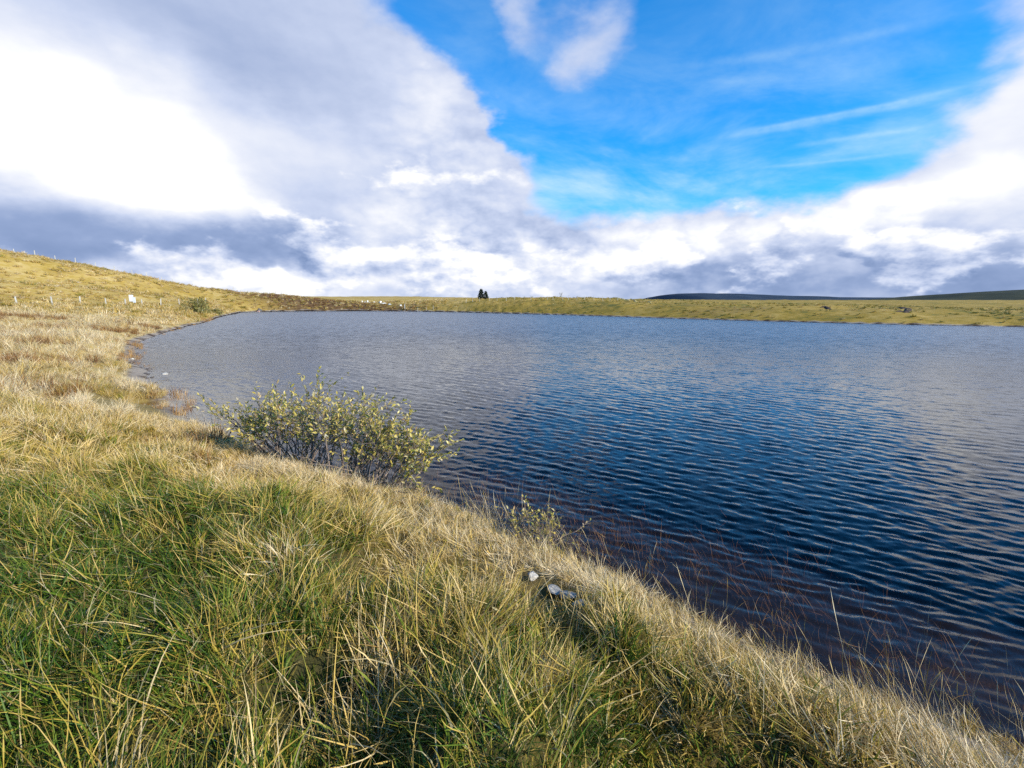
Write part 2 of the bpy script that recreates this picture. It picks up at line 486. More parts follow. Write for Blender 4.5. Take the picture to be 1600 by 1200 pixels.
# ---------------------------------------------------------------- ground
gx = graded(-4500, 4500, -12.0, 5.0, 0.11, 0.030)
gy = graded(-260, 6000, -1.0, 13.0, 0.11, 0.022)
GX, GY = np.meshgrid(gx, gy)
GS = shore_distance(GX, GY)
GZ = height(GX, GY, GS)
co, q = grid_mesh("ground", gx, gy, GZ)
me = mesh_from("ground", co, q)
GD = dryness(GX, GY, GS)
for nm, arr in (('dry', GD), ('shore', GS), ('brown', brownness(GX, GY))):
    at_ = me.attributes.new(nm, 'FLOAT', 'POINT'); at_.data.foreach_set('value', arr.ravel().astype(np.float32))

m_ground, nt, o = material("moorland soil and turf")
P = position(nt)
px_, py_, pz_ = split(nt, P)
dry = attribute(nt, 'dry'); sh = attribute(nt, 'shore')
n1 = noise(nt, P, 0.11, 6.0, 0.6); n2 = noise(nt, P, 0.7, 8.0, 0.65); n3 = noise(nt, P, 6.0, 6.0, 0.65)
strands = noise(nt, vec(nt, px_ * 0.5, py_ * 0.5, pz_ * 3.0), 2.2, 6.0, 0.65, 0.4)
f = dry + (n1 - 0.5) * 0.9 + (n2 - 0.5) * 0.7 + (strands - 0.5) * 0.7
turf = ramp(nt, f, [(0.05, (.035, .060, .014)), (0.35, (.12, .110, .020)), (0.55, (.27, .175, .024)), (0.80, (.37, .25, .065)), (1.0, (.44, .32, .13))])
peat = ramp(nt, n3, [(0.3, (.022, .012, .008)), (0.7, (.075, .038, .022))])
# bare peat in the banks, steep scars and dark heathery patches
slope = nt.nodes.new('ShaderNodeNewGeometry').outputs['True Normal']
steep = (1.0 - split(nt, slope)[2]).step(0.10, 0.30) * (px_ * px_ + py_ * py_).pow(0.5).step(45.0, 70.0)
heath = noise(nt, P, 0.045, 5.0, 0.6).step(0.56, 0.70) * 0.55
c = mixc(nt, heath * (n2.step(0.35, 0.6)), turf, (.085, .055, .028))
c = mixc(nt, attribute(nt, 'brown') * n2.step(0.25, 0.5), c, mixc(nt, n3, (.060, .034, .018), (.17, .10, .045)))
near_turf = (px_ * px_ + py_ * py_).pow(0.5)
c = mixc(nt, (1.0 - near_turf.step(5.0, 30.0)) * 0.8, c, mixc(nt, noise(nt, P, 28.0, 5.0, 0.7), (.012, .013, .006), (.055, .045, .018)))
c = mixc(nt, steep, c, peat)
beach = near_turf.step(14.0, 20.0) * (1.0 - near_turf.step(40.0, 52.0))
lip = 1.0 - (sh - beach * 0.2 + (n2 - 0.5) * 0.6).step(0.12, 0.5)
c = mixc(nt, lip, c, mixc(nt, n2.step(0.35, 0.6), peat, (.30, .25, .20)))
silt = ramp(nt, noise(nt, P, 2.2, 7.0, 0.65), [(0.3, (.006, .0035, .002)), (0.55, (.017, .009, .004)), (0.75, (.060, .030, .012))])
c = mixc(nt, 1.0 - sh.step(-0.12, 0.02), c, silt)
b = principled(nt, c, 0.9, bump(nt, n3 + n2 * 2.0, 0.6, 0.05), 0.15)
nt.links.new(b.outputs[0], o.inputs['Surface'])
link("ground", me, m_ground, kind="structure", label="moorland ground round the lake, grassy banks and peaty lake bed")

# ---------------------------------------------------------------- lake
wx = graded(-88, 97, -4.5, 6.5, 0.036, 0.0105)
_wy = [1.2]
while _wy[-1] < 122: _wy.append(_wy[-1] + max(0.022, 0.0058 * _wy[-1]))
wy = np.array([-16, -8, -4, -2, -1, 0, .6] + _wy)
WX, WY = np.meshgrid(wx, wy)
WS = shore_distance(WX, WY)
sx_ = np.gradient(wx)[None, :] + 0 * WX; sy_ = np.gradient(wy)[:, None] + 0 * WX
WZ = np.zeros_like(WX)
LAND = WS > 0.5
WS = np.minimum(WS, 0.5)
wave_rng = np.random.default_rng(11)
# a gentle bend of the crests towards the bank
bend = 2.2 * np.exp(WS / 3.5)
gust = 0.75 + 1.1 * (fbm(WX * .09, WY * .06, 3) + .15)
for k in range(80):
    lam = 0.115 * (4.8 ** (wave_rng.random() ** 1.15))
    ang = math.radians(67 + wave_rng.normal() * (17 + 12 * (lam < .35)) - 48 * (k % 5 == 4))
    kx, ky = math.cos(ang), math.sin(ang)
    amp = 0.0021 * (lam / 0.42) ** 0.9 * (1.0 if lam < 0.27 else (0.27 / lam) ** 1.5) * (0.5 + wave_rng.random())
    ph = wave_rng.random() * 6.283
    K = 2 * math.pi / lam
    fade = np.clip((lam / np.maximum(abs(ky) * sy_, abs(kx) * sx_) - 3.0) / 3.0, 0, 1)
    arg = K * (kx * WX + ky * WY) + ph - K * bend
    env = 0.55 + 0.9 * vnoise(WX * .35 / max(lam, .4) + 7 * k, WY * .6 / max(lam, .4) + 3 * k)
    s_ = np.sin(arg)
    WZ += fade * env * amp * (s_ + 0.22 * np.cos(2 * arg))
# low swell running along the bank
arg = 2 * math.pi * WS / 0.46 + 2.5 * fbm(WX * .5, WY * .5, 2)
WZ += 0.0065 * np.exp(WS / 2.2) * (np.sin(arg) + .25 * np.cos(2 * arg)) * (0.35 + 1.1 * vnoise(WX * .8, WY * .8)) * (np.hypot(WX, WY) < 30)
WZ *= gust * (0.25 + 0.75 * sstep(-WS, 0.0, 1.5))
WZ[LAND] = 0
WZ[0, :] = WZ[-1, :] = 0; WZ[:, 0] = WZ[:, -1] = 0
co, q = grid_mesh("lake_water", wx, wy, WZ)
ny, nx = WZ.shape
BOT = -4.2
ring = np.concatenate([np.arange(nx), np.arange(1, ny) * nx + nx - 1, (ny - 1) * nx + np.arange(nx - 2, -1, -1), np.arange(ny - 2, 0, -1) * nx])
base = len(co)
low = co[ring].copy(); low[:, 2] = BOT
m_ = len(ring); j = np.arange(m_)
side = np.stack([ring[j], base + j, base + (j + 1) % m_, ring[(j + 1) % m_]], 1)
mid = base + m_
low = np.vstack([low, [[wx.mean(), wy.mean(), BOT]]])
floor_ = np.stack([base + j, np.full(m_, mid), np.full(m_, mid), base + (j + 1) % m_], 1)
tri = np.stack([base + j, np.full(m_, mid), base + (j + 1) % m_], 1)
me = bpy.data.meshes.new("lake_water")
allv = np.vstack([co, low]); quads = np.vstack([q, side]).astype(np.int32)
me.vertices.add(len(allv)); me.vertices.foreach_set('co', allv.astype(np.float32).ravel())
me.loops.add(quads.size + tri.size); me.loops.foreach_set('vertex_index', np.concatenate([quads.ravel(), tri.ravel()]).astype(np.int32))
me.polygons.add(len(quads) + len(tri))
me.polygons.foreach_set('loop_start', np.concatenate([np.arange(0, quads.size, 4), quads.size + np.arange(0, tri.size, 3)]).astype(np.int32))
me.update(calc_edges=True)
smooth = np.zeros(len(quads) + len(tri), bool); smooth[:len(q)] = True
me.polygons.foreach_set('use_smooth', smooth)

m_water, nt, o = material("peaty lake water")
P = position(nt)
px_, py_, pz_ = split(nt, P)
N = nt.nodes.new('ShaderNodeNewGeometry').outputs['Normal']
ca, sa = math.cos(math.radians(-23)), math.sin(math.radians(-23))
along_ = px_ * ca + py_ * sa; across_ = py_ * ca - px_ * sa
dist = (px_ * px_ + py_ * py_).pow(0.5)
def ripples(lx, ly, det, rough):
    return vmath(nt, 'SUBTRACT', noise(nt, vec(nt, along_ / lx, across_ / ly, 0.0), 1.0, det, rough, 0.3, color=True), (0.5, 0.5, 0.5))
r_small = ripples(0.16, 0.075, 3.0, 0.6)
r_mid = ripples(0.62, 0.22, 4.0, 0.62)
k_small = dist.step(2.5, 20.0) * 0.16 + 0.13
k_mid = dist.step(6.0, 32.0) * 0.36 + 0.12
tilt = vmath(nt, 'ADD', vmath(nt, 'SCALE', r_small, scale=k_small), vmath(nt, 'SCALE', r_mid, scale=k_mid))
tilt = vmath(nt, 'MULTIPLY', tilt, (0.75, 1.0, 0.0))
NN = vmath(nt, 'NORMALIZE', vmath(nt, 'ADD', N, tilt))
lw = nt.nodes.new('ShaderNodeLayerWeight'); lw.inputs['Blend'].default_value = 0.5
nt.links.new(NN, lw.inputs['Normal'])
fres = (Ex(nt, lw.outputs['Facing']) - dist.step(5.0, 40.0) * 0.11).max(0.0).pow(5.0) * 0.978 + 0.022        # reflectance of water, the same from both sides
gl = nt.nodes.new('ShaderNodeBsdfGlossy'); gl.inputs['Roughness'].default_value = 0.04
gl.inputs['Color'].default_value = (1, 1, 1, 1); nt.links.new(NN, gl.inputs['Normal'])
nt.links.new((dist.step(5.0, 45.0) * 0.30 + 0.04).v, gl.inputs['Roughness'])        # ripples too small to tell apart far out
tr = nt.nodes.new('ShaderNodeBsdfTransparent'); tr.inputs['Color'].default_value = (.96, .92, .88, 1)
mx = nt.nodes.new('ShaderNodeMixShader')
nt.links.new(fres.v, mx.inputs[0]); nt.links.new(tr.outputs[0], mx.inputs[1]); nt.links.new(gl.outputs[0], mx.inputs[2])
nt.links.new(mx.outputs[0], o.inputs['Surface'])
va = nt.nodes.new('ShaderNodeVolumeAbsorption'); va.inputs['Color'].default_value = (.45, .33, .21, 1); va.inputs['Density'].default_value = 1.7
nt.links.new(va.outputs[0], o.inputs['Volume'])
link("lake_water", me, m_water, kind="structure", label="wind rippled lake water, dark blue and peaty brown near the bank")

# ---------------------------------------------------------------- far hills
def hill(name, outline, depth, thick, mat, label):
    """A far hill: a skyline with real depth in front and behind."""
    pts = [far(*q, depth) for q in outline]
    xs = np.array([p.x for p in pts]); zs = np.array([p.z for p in pts])
    X = np.linspace(xs[0], xs[-1], 240); top = np.interp(X, xs, zs) + fbm(X * 14 / depth, X * 0 + depth, 3) * depth * .0004
    V = np.linspace(-1, 1, 49)
    prof = np.clip(1 - np.abs(V) ** 1.7, 0, 1) ** 0.8
    Y = depth + V * thick
    base = -6.0
    Z = base + (top[None, :] - base) * prof[:, None]
    gxx, gyy = np.meshgrid(X, Y)
    Z = Z + fbm(gxx * 20 / depth, gyy * 20 / depth, 4) * depth * .006 * (1 - prof[:, None]) * prof[:, None] ** .5 * 2
    co, q = grid_mesh(name, X, Y, Z)
    return link(name, mesh_from(name, co, q), mat, kind="structure", label=label)

def moor_mat(name, stops, scale):
    m, nt, o = material(name)
    P = position(nt)
    f = noise(nt, P, scale, 8.0, 0.62)
    b = principled(nt, ramp(nt, f, stops), 0.95, None, 0.05)
    nt.links.new(b.outputs[0], o.inputs['Surface'])
    return m
m_mount = moor_mat("heather with painted cloud shade and haze", [(0.3, (.020, .032, .052)), (0.7, (.036, .050, .072))], 0.004)  # cloud shadow and blue distance haze are put into this mountain colour
m_moor = moor_mat("moor grass with painted cloud shade", [(0.3, (.030, .034, .026)), (0.55, (.048, .052, .034)), (0.75, (.075, .070, .040))], 0.009)  # hill colour darkened to stand for the cloud shadow over it
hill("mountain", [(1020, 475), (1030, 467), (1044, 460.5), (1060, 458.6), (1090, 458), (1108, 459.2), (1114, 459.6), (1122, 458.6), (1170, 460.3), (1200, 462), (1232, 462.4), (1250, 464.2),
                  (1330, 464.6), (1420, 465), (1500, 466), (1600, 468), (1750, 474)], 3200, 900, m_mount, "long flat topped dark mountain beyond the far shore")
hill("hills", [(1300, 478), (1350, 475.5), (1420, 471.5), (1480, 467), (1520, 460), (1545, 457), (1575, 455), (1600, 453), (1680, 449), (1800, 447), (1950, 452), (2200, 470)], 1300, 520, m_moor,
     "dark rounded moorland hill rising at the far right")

# ---------------------------------------------------------------- grass
LIB = bpy.data.collections.new("grass templates")     # template tufts; only their instances render

def grass_mat(name, stops, trans=0.17, rough=0.55, tip=0.10):
    """Blade colour from the dryness of the tuft and of the blade."""
    m, nt, o = material(name)
    dry = attribute(nt, 'dry', 'INSTANCER'); rnd = attribute(nt, 'rnd'); tt = attribute(nt, 'tt')
    f = (dry + (rnd - 0.5) * 0.55 + (tt - 0.4) * tip) * 0.8
    c = ramp(nt, f, stops)
    r2 = (rnd * 37.7).fract()
    c = mixc(nt, r2.step(0.90, 0.97) * 0.7, c, (.50, .40, .24))
    c = mixc(nt, (1.0 - r2.step(0.05, 0.12)) * 0.6, c, (.16, .075, .03))
    b = principled(nt, c, rough, None, 0.25)
    t = nt.nodes.new('ShaderNodeBsdfTranslucent'); nt.links.new(c, t.inputs['Color'])
    mx = nt.nodes.new('ShaderNodeMixShader'); mx.inputs[0].default_value = trans
    nt.links.new(b.outputs[0], mx.inputs[1]); nt.links.new(t.outputs[0], mx.inputs[2])
    nt.links.new(mx.outputs[0], o.inputs['Surface'])
    return m

MEADOW = [(0.0, (.035, .078, .008)), (0.20, (.090, .150, .012)), (0.36, (.26, .215, .026)), (0.48, (.42, .285, .055)), (0.64, (.53, .365, .115)), (0.80, (.63, .465, .215)), (1.0, (.70, .57, .37))]
RUST = [(0.0, (.14, .065, .024)), (0.4, (.28, .135, .040)), (0.75, (.44, .25, .075)), (1.0, (.52, .35, .13))]
m_grass = grass_mat("meadow grass", MEADOW)
m_rush = grass_mat("rusty sedge", RUST)

def tuft_mesh(name, n, h, spread, width, a0, curl, seed, sway=0.0, segs=4, head=0.0, mat=None):
    """n ribbon blades rooted in a disc; a0 first lean and curl extra bend (radians); head: share of stems with a seed head."""
    r = np.random.default_rng(seed)
    V, F, RN, TT = [], [], [], []
    for b in range(n):
        ang = r.random() * 6.283; rad = spread * math.sqrt(r.random())
        p = np.array([math.cos(ang) * rad, math.sin(ang) * rad, -0.02])
        L = h * (0.45 + 0.65 * r.random())
        face = ang + r.normal() * 0.9
        lean = abs(r.normal()) * a0 + a0 * 0.3
        bend = curl * (0.4 + 0.9 * r.random())
        sw = sway * (0.6 + 0.6 * r.random())
        w = width * (0.6 + 0.8 * r.random())
        twist = r.normal() * 0.6
        rn = r.random(); base = len(V)
        seed_head = r.random() < head
        for k in range(segs + 1):
            t = k / segs
            th = lean + bend * t * t
            d = np.array([math.sin(th) * math.cos(face) + sw * t, math.sin(th) * math.sin(face), max(math.cos(th), -0.45)])
            d /= np.linalg.norm(d)
            if k: p = p + d * (L / segs)
            sd = np.array([-math.sin(face + twist * t), math.cos(face + twist * t), 0.25 * math.sin(twist)])
            ww = w * (1 - t ** 1.6) * (0.75 + 0.5 * min(t * 3, 1))
            if seed_head: ww = w * (0.35 if t < 0.7 else 1.1) * (1 if k < segs else 0)
            if k < segs:
                V.append(p - sd * ww * .5); V.append(p + sd * ww * .5); RN += [rn, rn]; TT += [t, t]
            else:
                V.append(p.copy()); RN.append(rn); TT.append(1.0)
        for k in range(segs - 1):
            i = base + 2 * k
            F.append((i, i + 1, i + 3)); F.append((i, i + 3, i + 2))
        i = base + 2 * (segs - 1)
        F.append((i, i + 1, i + 2))
    me = mesh_from(name, np.array(V), np.array(F), True)
    for nm, arr in (('rnd', RN), ('tt', TT)):
        a = me.attributes.new(nm, 'FLOAT', 'POINT'); a.data.foreach_set('value', np.array(arr, np.float32))
    me.materials.append(mat)
    return me

def library(key, specs, mat):
    c = bpy.data.collections.new(key)
    for i, sp in enumerate(specs):
        ob = bpy.data.objects.new("%s_%02d" % (key, i), tuft_mesh("%s_%02d" % (key, i), mat=mat, **sp))
        c.objects.link(ob)
    return c, len(specs)

R_ = random.Random(5)
lib_lawn = library("short grass", [dict(n=38, h=R_.uniform(.11, .19), spread=R_.uniform(.06, .10), width=R_.uniform(.0036, .0084), a0=R_.uniform(.35, .7), curl=R_.uniform(.6, 1.5), seed=100 + i) for i in range(8)], m_grass)
lib_long = library("long grass", [dict(n=13, h=R_.uniform(.21, .42), spread=R_.uniform(.04, .10), width=R_.uniform(.0032, .0052), a0=R_.uniform(.2, .5), curl=R_.uniform(.3, 1.6), sway=R_.uniform(0, .4), segs=5, head=.10, seed=200 + i) for i in range(14)], m_grass)
lib_stem = library("seed stems", [dict(n=5, h=R_.uniform(.55, .85), spread=.10, width=.0034, a0=.16, curl=R_.uniform(.3, .9), sway=R_.uniform(0, .3), segs=6, head=.7, seed=300 + i) for i in range(6)], m_grass)
lib_tuss = library("tussock", [dict(n=110, h=R_.uniform(.45, .65), spread=R_.uniform(.10, .17), width=R_.uniform(.007, .010), a0=R_.uniform(.3, .5), curl=R_.uniform(.8, 1.5), sway=R_.uniform(.1, .4), seed=400 + i) for i in range(8)], m_grass)
lib_hill = library("hill tussock", [dict(n=80, h=R_.uniform(.40, .55), spread=R_.uniform(.25, .45), width=R_.uniform(.022, .034), a0=R_.uniform(.35, .6), curl=R_.uniform(.7, 1.4), segs=3, seed=500 + i) for i in range(6)], m_grass)
lib_hill_brown = library("heather clump", [dict(n=60, h=R_.uniform(.35, .5), spread=R_.uniform(.3, .5), width=R_.uniform(.022, .034), a0=R_.uniform(.3, .5), curl=R_.uniform(.3, .9), segs=3, seed=800 + i) for i in range(5)], m_rush)
lib_sedge = library("sedge", [dict(n=40, h=R_.uniform(.28, .42), spread=R_.uniform(.08, .14), width=R_.uniform(.006, .008), a0=R_.uniform(.15, .3), curl=R_.uniform(.3, .9), seed=600 + i) for i in range(6)], m_rush)
lib_reed = library("reed", [dict(n=4, h=R_.uniform(.18, .34), spread=.14, width=.0028, a0=.35, curl=R_.uniform(.1, 1.5), segs=5, seed=700 + i) for i in range(8)], m_rush)

def scatter(name, lib, pts, lean_dir, lean, scale, dry, label, seed=0):
    """One object of many instanced tufts standing on the given points."""
    coll, count = lib
    n = len(pts); r = np.random.default_rng(seed + 99)
    rot = np.empty((n, 3), np.float32)
    for i in range(n):
        axis = Vector((-math.sin(lean_dir[i]), math.cos(lean_dir[i]), 0))
        # spin first so that the sway of the blades (their own x axis) follows the lean
        m = Matrix.Rotation(lean[i], 3, axis) @ Matrix.Rotation(lean_dir[i] + r.normal() * 0.8, 3, 'Z')
        rot[i] = m.to_euler()
    me = bpy.data.meshes.new(name)
    me.vertices.add(n); me.vertices.foreach_set('co', np.asarray(pts, np.float32).ravel())
    for nm, typ, arr in (('scl', 'FLOAT', scale), ('dry', 'FLOAT', dry)):
        a = me.attributes.new(nm, typ, 'POINT'); a.data.foreach_set('value', np.asarray(arr, np.float32))
    a = me.attributes.new('which', 'INT', 'POINT'); a.data.foreach_set('value', r.integers(0, count, n).astype(np.int32))
    a = me.attributes.new('turn', 'FLOAT_VECTOR', 'POINT'); a.data.foreach_set('vector', rot.ravel())
    ng = bpy.data.node_groups.new(name, 'GeometryNodeTree')
    ng.interface.new_socket("Geometry", in_out='INPUT', socket_type='NodeSocketGeometry')
    ng.interface.new_socket("Geometry", in_out='OUTPUT', socket_type='NodeSocketGeometry')
    gi = ng.nodes.new('NodeGroupInput'); go = ng.nodes.new('NodeGroupOutput')
    ip = ng.nodes.new('GeometryNodeInstanceOnPoints'); ci = ng.nodes.new('GeometryNodeCollectionInfo')
    ci.inputs['Collection'].default_value = coll
    ci.inputs['Separate Children'].default_value = True; ci.inputs['Reset Children'].default_value = True
    def named(nm, typ):
        q = ng.nodes.new('GeometryNodeInputNamedAttribute'); q.data_type = typ; q.inputs['Name'].default_value = nm
        return q.outputs['Attribute']
    ng.links.new(gi.outputs[0], ip.inputs['Points']); ng.links.new(ci.outputs[0], ip.inputs['Instance'])
    ip.inputs['Pick Instance'].default_value = True
    ng.links.new(named('which', 'INT'), ip.inputs['Instance Index'])
    ng.links.new(named('turn', 'FLOAT_VECTOR'), ip.inputs['Rotation'])
    ng.links.new(named('scl', 'FLOAT'), ip.inputs['Scale'])
    ng.links.new(ip.outputs[0], go.inputs[0])
    ob = link(name, me, None, kind="stuff", label=label)
    ob.modifiers.new("scatter", 'NODES').node_group = ng
    return ob

STONES_NEAR = [(866, 926, (.075, .05, .04), "upper pale stone of the line at the foot of the near bank"), (886, 938, (.09, .055, .045), "middle and longest pale stone of the line at the foot of the near bank"),
               (907, 949, (.075, .05, .04), "lower pale stone of the line at the foot of the near bank"), (832, 905, (.06, .045, .04), "small pale stone half hidden in straw below the willow sapling")]
_bare = [(on_bank(px, py), .09) for px, py, _, _ in STONES_NEAR] + [(p_ + Vector((.05, -.13, 0)), .09) for p_ in [on_bank(q[0], q[1]) for q in STONES_NEAR]]
_bare += [(at(240, 634), .75), (at(226, 600), .8)]

def in_view(x, y, margin=1.22):
    """Keep what the camera, or one a step to its side, could see."""
    return (y > -0.6) & (np.abs(x) < (y + 1.6) * margin * 800 / FOCAL)

def sample(x0, x1, y0, y1, per_m2, smin=0.05, smax=1e9, seed=0, keep=None):
    r = np.random.default_rng(seed)
    n = int((x1 - x0) * (y1 - y0) * per_m2)
    x = r.uniform(x0, x1, n); y = r.uniform(y0, y1, n)
    k = in_view(x, y)
    x, y = x[k], y[k]
    s = shore_distance(x, y)
    k = (s > smin) & (s < smax)
    x, y, s = x[k], y[k], s[k]
    k = np.ones(len(x), bool)
    for p_, rad in _bare: k &= (x - p_.x) ** 2 + (y - p_.y) ** 2 > rad * rad
    r_ = np.hypot(x, y)
    if smin > 0: k &= ~((s < .45) & (r_ > 17) & (r_ < 44))          # the muddy beach of the left bay
    x, y, s = x[k], y[k], s[k]
    if keep is not None:
        k = r.random(len(x)) < keep(x, y, s)
        x, y, s = x[k], y[k], s[k]
    return x, y, s, height(x, y, s), r

def lean_field(x, y, s, r, loose=.35):
    """Where the grass falls: swirls, and over the bank edge out to the water and down the wind."""
    a = 2.35 + fbm(x * .55, y * .55, 2) * 6.0 * sstep(s, .6, 2.0) + fbm(x * .7 + 9, y * .7, 2) * 2.2 + r.normal(size=len(x)) * loose
    return a

P_ = lambda x, y, z: np.stack([x, y, z], 1)
# near turf
x, y, s, z, r = sample(-11, 5, -.2, 9, 270, .03, seed=1, keep=lambda x, y, s: np.clip(.62 + 3.2 * fbm(x * 1.9, y * 1.9, 2), .12, 1) * np.clip(1.35 - y / 14, .5, 1))
d = dryness(x, y, s)
edge = np.clip(s / 1.7, 0, 1)
scatter("grass", lib_lawn, P_(x, y, z + .015), lean_field(x, y, s, r, 1.0), np.clip(.55 + .45 * r.normal(size=len(x)), 0, 1.25), (.58 + .42 * edge) * (.65 + .6 * r.random(len(x))), d - .17 + .18 * r.normal(size=len(x)), "green and straw coloured turf on the near bank", 1)
# long lodged grass lying over in swathes, thicker along the edge of the bank
def k_long(x, y, s):
    return np.clip(.36 + .6 * np.exp(-(s / 1.3) ** 2) + 3.0 * fbm(x * 1.25, y * 1.25, 3), .10, 1) * np.clip(1.35 - y / 14, .5, 1)
x, y, s, z, r = sample(-11, 5, -.2, 9, 290, .01, seed=2, keep=k_long)
d = dryness(x, y, s); edge = np.clip(s / 1.7, 0, 1)
patch = sstep(vnoise(x * .9 + 31, y * .9), .15, .7)
scatter("grass", lib_long, P_(x, y, z + .02), lean_field(x, y, s, r, .85), np.clip(.80 + .65 * patch * (.55 + .45 * edge) + .30 * r.normal(size=len(x)), 0, 1.50), (.48 + .52 * edge) * (.6 + .6 * r.random(len(x))), d + .13 + .16 * r.normal(size=len(x)), "long bleached grass lying over in swathes on the near bank", 2)
x, y, s, z, r = sample(-9, 4.6, 0.6, 9, 22, .02, seed=3, keep=lambda x, y, s: np.clip(.35 + .65 * np.exp(-s / .6), 0, 1))
edge = np.clip(s / 1.7, 0, 1)
scatter("grass", lib_stem, P_(x, y, z), lean_field(x, y, s, r), np.clip(.35 + .45 * np.abs(r.normal(size=len(x))), 0, 1.35), (.7 + .3 * edge) * (.55 + .5 * r.random(len(x))), .80 + .12 * r.normal(size=len(x)), "thin seed stems standing out of the bank grass", 3)
x, y, s, z, r = sample(-1.2, 4.2, 1.2, 5.5, 70, -.26, .50, seed=33, keep=lambda x, y, s: np.clip(.45 + 2.2 * fbm(x * 1.1 + 70, y * 1.1, 2), 0.05, 1))
scatter("grass", lib_stem, P_(x, y, np.maximum(z, -.05)), 2.4 + 1.0 * r.normal(size=len(x)), np.clip(.20 + .22 * np.abs(r.normal(size=len(x))), 0, .9), .42 + .50 * r.random(len(x)) ** 1.6, .78 + .14 * r.normal(size=len(x)), "straw seed stems rising against the dark water along the bank edge", 33)
# clumps of straw standing proud of the turf
x, y, s, z, r = sample(-11, 4.5, 1.2, 9, 1.6, .25, seed=31)
cx, cy, cs = np.repeat(x, 26), np.repeat(y, 26), np.repeat(.55 + .75 * r.random(len(x)), 26)
ca_ = np.repeat(r.random(len(x)) * 6.28, 26); cd = np.repeat(r.normal(size=len(x)) * .18, 26)
x = cx + r.normal(size=len(cx)) * .10 * cs; y = cy + r.normal(size=len(cx)) * .10 * cs
s = shore_distance(x, y); k = s > .05
x, y, s, ca_, cd, cs = x[k], y[k], s[k], ca_[k], cd[k], cs[k]
z = height(x, y, s)
out_a = np.arctan2(y - cy[k], x - cx[k])
scatter("grass", lib_long, P_(x, y, z + .03), np.where(r.random(len(x)) < .55, ca_ + .4 * r.normal(size=len(x)), out_a), np.clip(.55 + .45 * r.normal(size=len(x)), 0, 1.4), (.45 + .55 * np.clip(s / 2.2, 0, 1)) * cs * (.8 + .5 * r.random(len(x))), dryness(x, y, s) + .22 + cd, "straw clumps standing proud of the near turf", 31)
# straw tussocks of the middle distance
x, y, s, z, r = sample(-52, -2, 6.5, 42, 10.0, .12, seed=4, keep=lambda x, y, s: np.clip(1.25 - np.hypot(x, y) / 55, .15, 1) * np.clip(.75 + 1.6 * fbm(x * .35, y * .35, 3), .15, 1) * (1 - .75 * np.clip(-.02 + 3.2 * fbm(x * .4 + 23, y * .4 + 5, 3), 0, 1)))
d = dryness(x, y, s)
big = vnoise(x * .33 + 4, y * .33 + 8)
scatter("grass", lib_tuss, P_(x, y, z), lean_field(x, y, s, r), np.clip(.28 * np.abs(r.normal(size=len(x))), 0, .9), (.40 + 1.1 * big ** 1.8 + .3 * r.random(len(x))) * (1 + np.hypot(x, y) * .004) * (.45 + .55 * np.clip(s / 2.5, 0, 1)), d + .14 * r.normal(size=len(x)), "straw coloured tussock grass along the curving shore", 4)
# dead brown herb and heather stems between the tussocks
x, y, s, z, r = sample(-48, -3, 6.0, 40, 9.0, .4, seed=14, keep=lambda x, y, s: np.clip(-.02 + 3.2 * fbm(x * .4 + 23, y * .4 + 5, 3), 0, 1))
scatter("heather", lib_sedge, P_(x, y, z), lean_field(x, y, s, r, 2.0), np.abs(r.normal(size=len(x))) * .3, .9 + .8 * r.random(len(x)), .16 + .2 * r.normal(size=len(x)), "dark brown dead heather stems between the straw tussocks", 14)
# the slope under the ridge fence and the shore at its foot
x, y, s, z, r = sample(-150, -18, 36, 150, .95, .3, seed=5, keep=lambda x, y, s: np.clip(.75 + 1.5 * fbm(x * .12, y * .12, 3), .2, 1))
d = dryness(x, y, s)
scatter("grass", lib_hill, P_(x, y, z), lean_field(x * .2, y * .2, s, r), np.clip(.3 * np.abs(r.normal(size=len(x))), 0, .9), .8 + .9 * r.random(len(x)) ** 2, d + .16 * r.normal(size=len(x)), "rough pale grass on the slope below the ridge fence", 5)
# heather and rough brown growth beyond the left bend
x, y, s, z, r = sample(-95, -20, 95, 160, 1.1, .2, seed=15, keep=lambda x, y, s: brownness(x, y) * .9)
scatter("heather", lib_hill_brown, P_(x, y, z), lean_field(x, y, s, r, 2.0), np.abs(r.normal(size=len(x))) * .25, .6 + .6 * r.random(len(x)), .18 + .2 * r.normal(size=len(x)), "brown heather and rough growth beyond the left bend of the shore", 15)
x, y, s, z, r = sample(20, 120, 40, 150, .5, .3, seed=16, keep=lambda x, y, s: np.clip(-.12 + 2.6 * fbm(x * .09 + 11, y * .16, 3), 0, .8))
scatter("rushes", lib_hill, P_(x, y, z), lean_field(x, y, s, r, 2.0), np.abs(r.normal(size=len(x))) * .25, .35 + .4 * r.random(len(x)), .16 + .14 * r.normal(size=len(x)), "darker rush clumps in the pasture of the far right shore", 16)
# the far shore
x, y, s, z, r = sample(-45, 125, 44, 165, .50, .35, seed=6, keep=lambda x, y, s: np.clip(.6 + 1.5 * fbm(x * .1, y * .1, 3), .15, 1))
d = dryness(x, y, s)
scatter("grass", lib_hill, P_(x, y, z), lean_field(x * .2, y * .2, s, r), np.clip(.3 * np.abs(r.normal(size=len(x))), 0, .9), .45 + .5 * r.random(len(x)) ** 2, d + .14 * r.normal(size=len(x)), "olive and ochre pasture grass on the far shore", 6)
